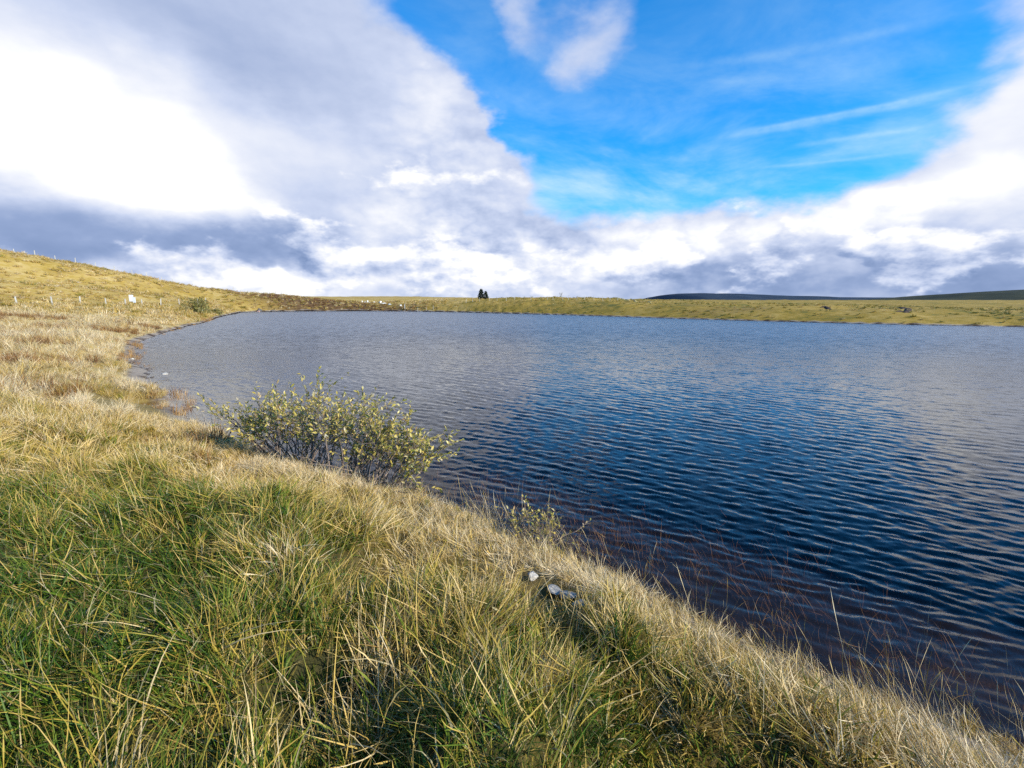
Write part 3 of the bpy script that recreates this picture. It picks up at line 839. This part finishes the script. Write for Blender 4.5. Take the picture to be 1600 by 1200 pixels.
# rusty sedge along the water
def k_sedge(x, y, s):
    return np.clip(.05 + 3.2 * fbm(x * .35 + 60, y * .35, 3), 0, 1) + 1.1 * np.exp(-((x + 8.5) / .9) ** 2 - ((y - 11.7) / 1.5) ** 2) + .9 * np.exp(-((x + 41) / 4) ** 2 - ((y - 62) / 6) ** 2)
x, y, s, z, r = sample(-50, -4, 6, 75, 9.0, -.40, .50, seed=7, keep=k_sedge)
scatter("sedge", lib_sedge, P_(x, y, np.maximum(z, -.12)), lean_field(x, y, s, r), np.abs(r.normal(size=len(x))) * .25, .6 + .5 * r.random(len(x)), .62 + .2 * r.normal(size=len(x)), "rust and orange sedge standing in the water's edge", 7)
# drowned reeds in the shallows off the near bank
def k_reed(x, y, s):
    g = np.exp(-((s + 1.05) / .85) ** 2)
    return np.clip(g * (.55 + 2.2 * fbm(x * .8, y * .8, 3)), 0, 1)
x, y, s, z, r = sample(-2.6, 3.6, 1.6, 7.5, 120, -3.2, -.05, seed=8, keep=k_reed)
scatter("reeds", lib_reed, P_(x, y, np.maximum(z, -.20)), lean_field(x, y, s, r, 1.2), np.abs(r.normal(size=len(x))) * .55, .6 + .6 * r.random(len(x)), .30 + .3 * r.normal(size=len(x)), "thin rusty reeds poking out of the dark shallows", 8)

# ---------------------------------------------------------------- things
def tube(V, F, pts, r0, r1, sides=5):
    """Tapered tube along a path, appended to vertex and face lists."""
    base = len(V); n = len(pts)
    for i, p in enumerate(pts):
        d = (pts[min(i + 1, n - 1)] - pts[max(i - 1, 0)]).normalized()
        u = d.orthogonal().normalized(); w = d.cross(u)
        r = r0 + (r1 - r0) * i / (n - 1)
        for k in range(sides):
            a = 2 * math.pi * k / sides
            V.append(p + (u * math.cos(a) + w * math.sin(a)) * r)
    for i in range(n - 1):
        for k in range(sides):
            a = base + i * sides + k; b = base + i * sides + (k + 1) % sides
            F.append((a, b, b + sides, a + sides))
    F.append(tuple(base + k for k in reversed(range(sides))))
    F.append(tuple(base + (n - 1) * sides + k for k in range(sides)))

def mesh_py(name, V, F, smooth=False):
    me = bpy.data.meshes.new(name); me.from_pydata([tuple(v) for v in V], [], F); me.update()
    if smooth: me.polygons.foreach_set('use_smooth', np.ones(len(me.polygons), bool))
    return me

m_bark = simple_mat("grey brown bark", (.11, .080, .060), (.25, .19, .15), 14.0, 0.85)
m_post = simple_mat("weathered fence timber", (.30, .27, .23), (.52, .48, .42), 5.0, 0.85)
m_pale = simple_mat("sun bleached post", (.30, .28, .25), (.46, .43, .38), 5.0, 0.8)
m_wire = simple_mat("galvanised wire", (.22, .22, .22), (.32, .32, .31), 20.0, 0.45)
m_sign = simple_mat("white sign enamel", (.56, .58, .60), (.66, .67, .68), 3.0, 0.4, 0.05)
m_dark = simple_mat("dark timber", (.05, .04, .035), (.11, .09, .07), 6.0)
m_stone = simple_mat("pale limestone", (.26, .24, .21), (.50, .47, .42), 7.0, 0.9, 0.6)
m_rock = simple_mat("wet dark stone", (.035, .030, .028), (.13, .11, .10), 9.0, 0.45, 0.6)
m_white = simple_mat("whitewashed stone", (.62, .60, .57), (.80, .79, .76), 2.0, 0.9, 0.4)
m_peat = simple_mat("bare peat", (.018, .011, .008), (.060, .034, .020), 2.0, 0.95, 0.6)

# --- leaves
def leaf_mesh(name, L, W, fold, bend):
    """Pointed oval blade, folded on its midrib and curved: 8 triangles."""
    prof = [(0.0, .10), (.28, .85), (.60, 1.0), (1.0, 0.0)]
    V = []
    for t, w in prof:
        x = t * L; z = -bend * t * t * L
        V += [(x, -w * W / 2, z + fold * w * W / 2), (x, 0, z), (x, w * W / 2, z + fold * w * W / 2)]
    F = []
    for k in range(3):
        a = 3 * k
        F += [(a, a + 3, a + 4, a + 1), (a + 1, a + 4, a + 5, a + 2)]
    return mesh_py(name, V, F, True)

def leaf_mat(name, stops, ownrandom):
    m, nt, o = material(name)
    oi = nt.nodes.new('ShaderNodeObjectInfo')
    r = Ex(nt, oi.outputs['Random']) if ownrandom else attribute(nt, 'rnd')
    c = ramp(nt, r, stops)
    b = principled(nt, c, 0.38, None, 0.5)
    t = nt.nodes.new('ShaderNodeBsdfTranslucent'); nt.links.new(c, t.inputs['Color'])
    mx = nt.nodes.new('ShaderNodeMixShader'); mx.inputs[0].default_value = 0.35
    nt.links.new(b.outputs[0], mx.inputs[1]); nt.links.new(t.outputs[0], mx.inputs[2])
    nt.links.new(mx.outputs[0], o.inputs['Surface'])
    return m
WILLOW = [(0.0, (.16, .18, .035)), (0.20, (.34, .30, .055)), (0.45, (.56, .41, .085)), (0.70, (.58, .48, .12)), (0.86, (.56, .46, .24)), (0.95, (.30, .17, .06)), (1.0, (.60, .55, .40))]
m_leaf = leaf_mat("willow leaf", WILLOW, True)
m_leaves = leaf_mat("willow leaves", WILLOW, False)
LEAVES = [leaf_mesh("leaf", .062, .023, .35, .25), leaf_mesh("leaf", .050, .020, .55, .45), leaf_mesh("leaf", .070, .024, .2, .1)]
for q in LEAVES: q.materials.append(m_leaf)

def leaf_turn(d, rr):
    """Random leaf attitude pointing roughly along d."""
    d = (d + Vector((rr.gauss(0, .55), rr.gauss(0, .55), rr.gauss(0, .45)))).normalized()
    return (d.to_track_quat('X', 'Z').to_matrix() @ Matrix.Rotation(rr.gauss(0, 1.0), 3, 'X')).to_4x4()

def shrub(name, root_loc, label, category, stems, leaf_budget, seed):
    """stems: list of (root offset, tip offset, number of twigs). Branches and the largest leaves are parts, the rest one mass of leaves."""
    rr = random.Random(seed)
    t = thing(name, root_loc, label, category)
    spots = []
    for a, b, nt_ in stems:
        a, b = Vector(a), Vector(b)
        V, F = [], []
        L = (b - a).length
        ctrl = a + (b - a) * 0.45 + Vector((rr.gauss(0, .06), rr.gauss(0, .06), .16 * L + .05))
        path = []
        for k in range(9):
            u = k / 8
            p = a * (1 - u) ** 2 + ctrl * 2 * u * (1 - u) + b * u * u
            path.append(p + Vector((rr.gauss(0, .012), rr.gauss(0, .012), rr.gauss(0, .010))) * (k > 0) * L)
        tube(V, F, path, .006 + .007 * L, .0022, 5)
        def leaves_on(pts, first):
            n = len(pts)
            for i in range(n - 1):
                if i / (n - 1) < first: continue
                d = (pts[i + 1] - pts[i])
                for _ in range(4):
                    if rr.random() < .8: spots.append((pts[i] + d * rr.random(), d.normalized()))
            spots.append((pts[-1], (pts[-1] - pts[-2]).normalized()))
        if nt_: leaves_on(path, .62)
        for _ in range(nt_):
            u = rr.uniform(.30, .97); i = min(int(u * 8), 7); s = path[i].lerp(path[i + 1], u * 8 - i)
            d = ((path[i + 1] - path[i]).normalized() + Vector((rr.gauss(0, .7), rr.gauss(0, .7), rr.gauss(.25, .5)))).normalized()
            l = rr.uniform(.16, .46) * (.5 + .5 * min(L, 1.6))
            tw = [s]
            for k in range(4):
                d = (d + Vector((rr.gauss(0, .22), rr.gauss(0, .22), rr.gauss(.06, .18)))).normalized()
                tw.append(tw[-1] + d * l / 4)
            tube(V, F, tw, .0038, .0014, 4)
            leaves_on(tw, .12 if u > .5 else .6)
        link("branch", mesh_py("branch", V, F, True), m_bark, t)
    # leaves: thin below, dense above
    rr.shuffle(spots)
    spots = [q for q in spots if q[0].z > .10 and rr.random() < min(1.0, .25 + q[0].z * 1.6)]
    spots = spots[:leaf_budget]
    single, rest = spots[:280], spots[280:]
    for p, d in single:
        ob = link("leaf", rr.choice(LEAVES), None, t)
        ob.matrix_local = Matrix.Translation(p) @ leaf_turn(d, rr) @ Matrix.Scale(rr.uniform(.9, 1.35), 4)
    if rest:
        V, F, RN = [], [], []
        for p, d in rest:
            src = rr.choice(LEAVES); M = Matrix.Translation(p) @ leaf_turn(d, rr) @ Matrix.Scale(rr.uniform(.8, 1.25), 4)
            b = len(V); V += [M @ v.co for v in src.vertices]; F += [tuple(b + i for i in f.vertices) for f in src.polygons]
            RN += [rr.random()] * len(src.vertices)
        me = mesh_py("leaves", V, F, True)
        a = me.attributes.new('rnd', 'FLOAT', 'POINT'); a.data.foreach_set('value', np.array(RN, np.float32))
        link("leaves", me, m_leaves, t, kind="stuff")
    return t

def ground_z(x, y): return float(height(np.array([float(x)]), np.array([float(y)]))[0])

# --- the willow bush standing in the water's edge
rr = random.Random(21)
bx0 = at(520, 762); bx0.z = 0
stems = []
A, B = at(420, 728) - bx0, at(598, 780) - bx0          # line of the roots along the bank
for k in range(64):
    u = rr.random(); a = A.lerp(B, u) + Vector((rr.gauss(.05, .15), rr.gauss(.15, .15), 0)); a.z = -.06
    side = (u - .5) * 2
    ang = rr.uniform(-.2, 3.2)
    reach = rr.uniform(.3, 1.15)
    b = a + Vector((side * .45 + math.cos(ang) * reach * .62, .25 + math.sin(ang) * reach * .55, rr.uniform(.50, 1.12) * (1.05 - .22 * abs(side))))
    stems.append((a, b, 11))
# long outliers: the tall tip, the low left arm, the right skirt
for (px, py, dep, z) in [(495, 603, 6.4, 0), (470, 635, 6.6, 0), (325, 640, 7.1, 0), (350, 660, 7.0, 0), (400, 628, 7.0, 0), (420, 640, 6.8, 0), (590, 622, 6.4, 0), (615, 632, 6.3, 0), (668, 705, 6.0, 0), (662, 735, 5.8, 0), (655, 690, 6.1, 0),
                         (640, 655, 6.3, 0), (560, 640, 6.5, 0), (665, 768, 5.6, 0), (380, 680, 6.9, 0), (650, 740, 5.7, 0), (600, 690, 6.2, 0), (540, 660, 6.4, 0)]:
    p = far(px, py, dep) - bx0
    u = min(max((px - 420) / 260, 0), 1)
    a = A.lerp(B, u) + Vector((rr.gauss(.1, .08), rr.gauss(.1, .08), 0)); a.z = -.06
    stems.append((a, p, 13))
# a tangle of bare low twigs
for k in range(46):
    a = A.lerp(B, rr.random()) + Vector((rr.gauss(.1, .2), rr.gauss(.05, .18), 0)); a.z = -.04
    stems.append((a, a + Vector((rr.gauss(.05, .55), rr.gauss(-.1, .25), rr.uniform(.15, .5))), 0))
shrub("willow_bush", bx0, "sprawling willow bush with yellowing leaves and bare grey lower twigs at the water's edge", "bush", stems, 7200, 4)

# --- the willow sapling on the bank, nearer
sx0 = at(842, 862); sx0.z = 0
stems = []
for k in range(15):
    a = Vector((rr.gauss(0, .12), rr.gauss(0, .08), -.03))
    stems.append((a, a + Vector((rr.gauss(0, .20), rr.gauss(.02, .12), rr.uniform(.18, .40))), 6))
for (px, py) in [(806, 822), (868, 848)]:
    stems.append((Vector((.05, 0, -.03)), far(px, py, sx0.y) - sx0, 2))
LEAVES_BIG = LEAVES
LEAVES = [leaf_mesh("leaf", .040, .015, .35, .25), leaf_mesh("leaf", .034, .013, .5, .4)]
for q in LEAVES: q.materials.append(m_leaf)
shrub("willow_sapling", sx0, "small pale leaved willow sapling among straw grass near the white stones", "shrub", stems, 460, 9)
LEAVES = LEAVES_BIG

# --- round bush on the far bend of the shore
def dense_bush(name, loc, label, w, h, n, mat, seed):
    rr = random.Random(seed); t = thing(name, loc, label, "bush")
    for k in range(7):
        V, F = [], []
        a = Vector((rr.gauss(0, .15 * w), rr.gauss(0, .15 * w), -.1)); ang = rr.random() * 6.28
        b = Vector((math.cos(ang) * w * .33, math.sin(ang) * w * .33, h * rr.uniform(.45, .8)))
        tube(V, F, [a, a.lerp(b, .5) + Vector((0, 0, .1 * h)), b], .035, .01, 5)
        link("stem", mesh_py("stem", V, F), m_bark, t)
    V, F, RN = [], [], []
    for _ in range(n):
        ang = rr.random() * 6.283; v = rr.random(); q = rr.random() ** .4
        lump = .80 + .24 * math.sin(ang * 3 + seed) + .14 * math.sin(ang * 7 + v * 9)
        c = Vector((math.cos(ang) * w * .5 * q * math.cos(v * 1.45) ** .6 * lump, math.sin(ang) * w * .5 * q * math.cos(v * 1.45) ** .6 * lump, h * (.04 + .96 * math.sin(v * 1.5) * q * (.85 + .15 * lump))))
        d = Vector((c.x, c.y, c.z * .8 + .4)).normalized() + Vector((rr.gauss(0, .5), rr.gauss(0, .5), rr.gauss(0, .5))); d.normalize()
        u = d.orthogonal().normalized(); u.rotate(Matrix.Rotation(rr.random() * 6.28, 3, d)); w2 = d.cross(u)
        s = rr.uniform(.07, .16)
        b = len(V); V += [c - u * s, c + w2 * s * .4, c + u * s, c - w2 * s * .4]; F += [(b, b + 1, b + 2, b + 3)]; RN += [rr.random()] * 4
    me = mesh_py("crown", V, F); a = me.attributes.new('rnd', 'FLOAT', 'POINT'); a.data.foreach_set('value', np.array(RN, np.float32))
    link("crown", me, mat, t)
    return t
m_gorse = leaf_mat("olive scrub leaf", [(0.0, (.10, .10, .022)), (0.5, (.22, .20, .045)), (0.85, (.32, .26, .07)), (1.0, (.30, .22, .08))], False)
p = far(310, 494, 71); dense_bush("round_bush", (p.x, p.y, ground_z(p.x, p.y) - .1), "round olive green bush on the bank where the left shore bends away", 4.7, 2.5, 2600, m_gorse, 3)
p = far(338, 492, 80); dense_bush("round_bush", (p.x, p.y, ground_z(p.x, p.y) - .1), "low olive scrub just right of the round bush on the left shore", 2.6, 1.2, 900, m_gorse, 8)

# --- conifers, bare tree, far wood
m_needle = leaf_mat("spruce needles", [(0.0, (.012, .024, .014)), (0.6, (.026, .046, .024)), (1.0, (.050, .072, .034))], False)
def conifer(loc, h, w, label, seed):
    rr = random.Random(seed); t = thing("spruce_tree", loc, label, "tree", "spruces on the far hill")
    V, F = [], []; tube(V, F, [Vector((0, 0, -.2)), Vector((.02, 0, h * .5)), Vector((0, 0, h * .97))], h * .022, h * .004, 6)
    link("trunk", mesh_py("trunk", V, F), m_bark, t)
    V, F, RN = [], [], []
    tiers = 15
    for i in range(tiers):
        z = h * (.06 + .92 * i / tiers); r = w * .5 * (1 - i / tiers) ** .8
        for k in range(20):
            ang = rr.random() * 6.28; l = r * rr.uniform(.65, 1.12) + .04 * h
            d = Vector((math.cos(ang), math.sin(ang), rr.uniform(-.35, -.05))); sd = Vector((-d.y, d.x, 0))
            for q in (.35, .7, 1.0):
                c = Vector((0, 0, z)) + d * l * q; s = h * .048 * rr.uniform(.7, 1.4)
                b = len(V); V += [c - d * s * 1.6, c + sd * s + Vector((0, 0, -s * .5)), c + d * s * 1.3 + Vector((0, 0, s * .4)), c - sd * s + Vector((0, 0, -s * .5))]; F += [(b, b + 1, b + 2, b + 3)]; RN += [rr.random()] * 4
    b = len(V); V += [Vector((-.01 * h, 0, h * .92)), Vector((.01 * h, 0, h * .92)), Vector((0, 0, h * 1.02))]; F += [(b, b + 1, b + 2)]; RN += [.5] * 3
    me = mesh_py("crown", V, F); a = me.attributes.new('rnd', 'FLOAT', 'POINT'); a.data.foreach_set('value', np.array(RN, np.float32))
    link("crown", me, m_needle, t)
p = far(752, 468, 153); conifer((p.x, p.y, ground_z(p.x, p.y)), 3.5, 2.3, "taller left tree of the dark spruce pair on the far hill", 1)
p = far(759, 468, 153); conifer((p.x, p.y, ground_z(p.x, p.y)), 2.8, 1.9, "shorter right tree of the dark spruce pair on the far hill", 2)

p = far(876, 465, 153)
t = thing("bare_tree", (p.x, p.y, ground_z(p.x, p.y) - .1), "leafless pale tree alone on the far hill crest", "tree")
rr = random.Random(2)
V, F = [], []; tube(V, F, [Vector((0, 0, -.1)), Vector((.02, 0, .4)), Vector((0, .02, .9))], .06, .045, 6); link("trunk", mesh_py("trunk", V, F), m_post, t)
for k in range(11):
    V, F = [], []; a = Vector((0, 0, rr.uniform(.15, .85))); ang = rr.random() * 6.28; l = rr.uniform(.8, 1.5)
    d = Vector((math.cos(ang) * .5, math.sin(ang) * .3, 1)).normalized()
    pts = [a, a + d * l * .5, a + d * l + Vector((0, 0, .1))]
    tube(V, F, pts, .035, .012, 4)
    for q in range(5):
        s = pts[0].lerp(pts[2], rr.uniform(.4, .95)); e = s + (d + Vector((rr.gauss(0, .5), rr.gauss(0, .4), .2))).normalized() * rr.uniform(.25, .5)
        tube(V, F, [s, e], .014, .006, 3)
    link("branch", mesh_py("branch", V, F), m_post, t)

V, F, RN = [], [], []
for k in range(900):
    u = rr.random(); px = 1048 + 190 * u; dep = 1500 + rr.uniform(0, 130)
    top = 467.0 + 3.2 * u + rr.gauss(0, .25)
    pt_ = far(px, top, dep); hh = max(pt_.z - .6, 1.0); w = rr.uniform(1.6, 2.6); b = len(V)
    for (zz, r) in ((.05, 1.0), (.45, .62)):
        b = len(V)
        for q in range(5): V.append(Vector((pt_.x + math.cos(q * 1.257) * w * r, pt_.y + math.sin(q * 1.257) * w * r, .4 + hh * zz)))
        V.append(Vector((pt_.x, pt_.y, .6 + hh * (.65 if zz < .2 else 1.0))))
        F += [(b + q, b + (q + 1) % 5, b + 5) for q in range(5)]; RN += [rr.random()] * 6
me = mesh_py("conifer_plantation", V, F); a = me.attributes.new('rnd', 'FLOAT', 'POINT'); a.data.foreach_set('value', np.array(RN, np.float32))
link("conifer_plantation", me, m_needle, kind="stuff", label="dark conifer plantation along the foot of the mountain")

# --- fences
def post_mesh(w, h, slant):
    """Squared post with eased edges and a slanted weathered top."""
    bm = bmesh.new(); bmesh.ops.create_cube(bm, size=1.0)
    for v in bm.verts:
        top = v.co.z > 0
        v.co = Vector((v.co.x * w * (.92 if top else 1.0), v.co.y * w * (.92 if top else 1.0), (h + (slant if v.co.x > 0 else 0)) if top else -.35))
    bmesh.ops.bevel(bm, geom=[e for e in bm.edges], offset=w * .14, segments=1, affect='EDGES')
    me = bpy.data.meshes.new("post"); bm.to_mesh(me); bm.free(); return me

def fence(name, places, label, h, w, mat, wires, seed, odd=None):
    rr = random.Random(seed); base = places[0]
    t = thing(name, base, label, "fence", "post and wire fences round the lake")
    meshes = [post_mesh(w, h, w * .5), post_mesh(w * .85, h * .94, -w * .4)]
    for q in meshes: q.materials.append(mat)
    for i, p in enumerate(places):
        o = link("post", meshes[i % 2], None, t)
        o.location = p - base; o.rotation_euler = (rr.gauss(0, .045), rr.gauss(0, .055), .15 + .8 * rr.random())
    for z in wires:
        V, F = [], []
        pts = []
        for a, b in zip(places[:-1], places[1:]):
            pts += [a - base + Vector((0, 0, z)), (a - base).lerp(b - base, .5) + Vector((0, 0, z - .03))]
        pts.append(places[-1] - base + Vector((0, 0, z)))
        tube(V, F, pts, .0035, .0035, 3)
        link("wire", mesh_py("wire", V, F), m_wire, t)
    return t
def on_ground(pxs):
    out = []
    for q in pxs:
        p = far(*q); out.append(Vector((p.x, p.y, ground_z(p.x, p.y))))
    return out
ridge = [Vector((p.x, p.y, ground_z(p.x, p.y))) for p in along(RIDGE[1:], 3.3)]
fence("ridge_fence", ridge, "long post and wire fence along the skyline of the left hill", 1.20, .13, m_post, (.35, .75, 1.12), 1)
low = on_ground([(-70, 478, 51), (-22, 478, 52.5), (27, 478, 54), (82, 477, 58), (126, 476.5, 62), (166, 476, 66), (196, 475.5, 70), (222, 475, 73), (251, 475, 79), (280, 474, 86), (309, 473, 95), (322, 473, 102)])
fence("bank_fence", low, "sparse row of pale leaning posts below the grassy slope on the left", 1.18, .15, m_pale, (.4, .8, 1.08), 2)
bend_ = on_ground([(366, 470, 128), (378, 469, 131), (384, 468.5, 133), (392, 468.5, 134), (399, 468, 135), (405, 468.5, 136), (413, 468, 137), (422, 469, 138), (432, 468.5, 139), (441, 470, 140), (450, 470, 141)])
fence("heath_fence", bend_, "short post fence on the dark heathery rise beyond the left bend", 1.15, .14, m_post, (.4, 1.05), 3)
shore_posts = on_ground([(640 + 12.5 * k + rr.gauss(0, 1.5), 485.5 + .0105 * 12.5 * k, 117 - .13 * k) for k in range(27) if rr.random() < .72])
fence("shore_fence", shore_posts, "line of thin pale posts just above the water on the far shore", 1.15, .075, m_post, (.5, 1.05), 4)

# --- signs and marker post
def sign(px, py, dep, w, h, foot, label, rot):
    p = far(px, py, dep); z = ground_z(p.x, p.y)
    t = thing("notice_sign", (p.x, p.y, z), label, "sign", "white notice signs by the fence", rot)
    bm = bmesh.new(); bmesh.ops.create_cube(bm, size=1.0)
    for v in bm.verts: v.co = Vector((v.co.x * w, v.co.y * .03 - .065, foot + h * .5 + v.co.z * h))
    bmesh.ops.bevel(bm, geom=bm.edges[:], offset=.008, segments=1, affect='EDGES')
    me = bpy.data.meshes.new("panel"); bm.to_mesh(me); bm.free(); link("panel", me, m_sign, t)
    me = post_mesh(.09, foot + h * .92, .03); link("post", me, m_dark, t)
sign(207, 477, 68.5, .56, .95, .45, "taller white notice board by the fence on the left slope", math.radians(14))
sign(211.5, 478, 67.6, .38, .78, .30, "narrow white board close in front of the taller notice board", math.radians(6))
p = far(632.5, 484, 121); z = ground_z(p.x, p.y)
t = thing("marker_post", (p.x, p.y, z), "stout white marker post at the water's edge below the far hill", "post")
link("shaft", post_mesh(.22, 1.4, .05), m_pale, t); link("base", post_mesh(.44, .22, .02), m_stone, t)

# --- stones
def stone_mesh(seed, a, b, c, rough=.28):
    """Angular weathered stone of half sizes a, b, c."""
    bm = bmesh.new(); bmesh.ops.create_icosphere(bm, subdivisions=2, radius=1.0)
    r = random.Random(seed); cuts = [(Vector((r.gauss(0, 1), r.gauss(0, 1), r.gauss(0, 1))).normalized(), r.uniform(.45, .85)) for _ in range(9)]
    for v in bm.verts:
        for n, d in cuts:
            e = v.co.dot(n) - d
            if e > 0: v.co -= n * e * .92
        v.co *= 1 + r.uniform(-rough, rough) * .25
        v.co = Vector((v.co.x * a, v.co.y * b, v.co.z * c))
    me = bpy.data.meshes.new("stone"); bm.to_mesh(me); bm.free(); return me
def stone(name, loc, size, mat, label, seed, group=None, rz=0.0):
    o = link(name, stone_mesh(seed, *size), mat)
    o.location = loc; o.rotation_euler = (0, 0, rz); o['label'] = label; o['category'] = "stone" if "stone" in name else "rock"
    if group: o['group'] = group
    return o
for k, (px, py, sz, lab) in enumerate(STONES_NEAR):
    p = on_bank(px, py); stone("pale_stone", (p.x, p.y, max(ground_z(p.x, p.y), 0) + .028), sz, m_stone, lab, 40 + k, "pale stones at the foot of the near bank", -.75 + .3 * k)
rr = random.Random(77)
n_ = 0
for k, (px, py, pale, lab) in enumerate([
        (207, 561, 1, "pale dry stone standing at the tight inner curve of the left bay"), (211, 566, 0, "dark wet stone just outside the pale stone in the inner curve of the left bay"),
        (216, 552, 0, "dark stone alone in the water off the grey beach"), (218, 575, 0, "dark stone in the row of four below the inner curve, farthest of them"),
        (222, 580, 0, "dark stone in the row of four below the inner curve, second farthest"), (228, 585, 0, "dark stone in the row of four below the inner curve, second nearest"),
        (238, 590, 0, "dark stone in the row of four below the inner curve, nearest of them"), (232, 577, 0, "dark stone farthest out in the water of the left bay"),
        (209, 545, 1, "pale stone on the grey beach by the inner curve"), (222, 538, 0, "dark stone on the farther end of the grey beach"),
        (243, 598, 0, "dark stone beside the wet hollow nearer the camera"), (256, 584, 1, "pale stone in the shallows off the row of dark stones")]):
    p = at(px, py); s = rr.uniform(.07, .18)
    stone("shore_stone", (p.x, p.y, -.01), (s, s * rr.uniform(.6, .9), s * .5), m_stone if pale else m_rock, lab, 60 + k, "stones along the waterline of the left bay", rr.random() * 3)
_white = ["upright white boulder at the left end of the far shore scatter", "squat white boulder second from the left in the far shore scatter", "tallest white boulder of the far shore scatter", "small low white boulder right of the tallest one",
          "small square white boulder in the gap of the far shore scatter", "rounded white boulder left of the long flat one", "long flat white boulder of the far shore scatter", "white boulder just right of the long flat one", "lone small white boulder nearest the marker post"]
for k, (px, py, w, h) in enumerate([(566, 476.5, .30, .65), (570, 477, .55, .45), (574.5, 476.5, .35, .75), (578, 477.5, .5, .35), (584, 477, .45, .35), (595, 478, .40, .45), (600.5, 478.5, .75, .28), (610, 479, .60, .40), (626, 481, .35, .30)]):
    p = far(px, py, 140 - k * 2.0); z = ground_z(p.x, p.y)
    stone("white_boulder", (p.x, p.y, z + h * .35), (w, w * .8, h), m_white, _white[k], 90 + k, "white boulders on the far shore")
p = far(411, 466, 139); stone("white_boulder", (p.x, p.y, ground_z(p.x, p.y) + .28), (.36, .30, .40), m_white, "lone white boulder on the dark heathery rise by the short fence", 120, "white boulders on the far shore")
for k, (px, py, w, h, lab) in enumerate([(406, 485.5, .55, .85, "upright dark rock at the water below the heathery rise"), (425, 486, .6, .5, "low dark rock at the water, right of the upright one"), (378, 485, .7, .55, "brown rock at the tip of the straw covered point")]):
    p = at(px, py + 1.6); stone("dark_rock", (p.x, p.y, .15), (w, w, h), m_rock, lab, 130 + k, "dark rocks below the heathery rise")
p = at(404, 487.6); stone("shore_stone", (p.x, p.y, .1), (.45, .35, .3), simple_mat("pink sandstone", (.34, .20, .17), (.50, .34, .29), 4.0), "pinkish stone leaning on the upright dark rock at the water", 140)

# --- peat scars and the pale bank dividing the fields on the far shore
def draped(name, path, width, rise, mat, label, step=.8):
    """A low bank laid over the ground along a path of points of the photograph."""
    pts = along([far(*q) for q in path], step); V, F = [], []
    prof = [(-1.0, -.08), (-.55, .62), (-.1, 1.0), (.35, .8), (1.0, -.08)]
    for i, p in enumerate(pts):
        d = (pts[min(i + 1, len(pts) - 1)] - pts[max(i - 1, 0)]); d = Vector((d.x, d.y, 0)).normalized(); sd = Vector((-d.y, d.x, 0))
        tp = min(1.0, min(i, len(pts) - 1 - i) / 4 + .15)
        wv = width * tp * (.8 + .7 * float(vnoise(np.array([i * .35]), np.array([len(pts) * 1.3]))[0]))
        for u, v in prof:
            q = p + sd * u * wv; V.append(Vector((q.x, q.y, ground_z(q.x, q.y) + (v if v < 0 else v * rise * tp) + .01)))
    for i in range(len(pts) - 1):
        for k in range(4):
            a = i * 5 + k; F.append((a, a + 1, a + 6, a + 5))
    return link(name, mesh_py(name, V, F, True), mat, kind="structure", label=label)
m_strip = moor_mat("pale bent grass", [(0.3, (.34, .27, .11)), (0.7, (.46, .37, .17))], 1.5)
draped("earth_bank", [(952, 466.5, 149), (972, 469.5, 140), (992, 477, 122), (1006, 485, 105), (1016, 492, 92)], .45, .16, m_strip, "pale grassy bank running down the far hill between two fields")
for k, path in enumerate([[(1243, 491, 74), (1254, 488.5, 78), (1262, 489.5, 77)], [(1278, 492, 70), (1290, 491, 71), (1298, 494, 66)], [(1385, 487, 78), (1400, 486.5, 79), (1412, 490, 72), (1418, 497, 62), (1412, 502, 56)], [(1398, 501, 57), (1412, 499, 59)],
                          [(1425, 488, 75), (1450, 486.5, 77), (1480, 489, 72), (1520, 489, 71)], [(1500, 490.5, 69), (1540, 491, 68), (1575, 490, 69), (1610, 493, 65)], [(1470, 496, 61), (1510, 496.5, 60)]]):
    draped("peat_scar", path, .34, .10, m_peat, "dark bare peat scar in the pasture of the far shore", .6)
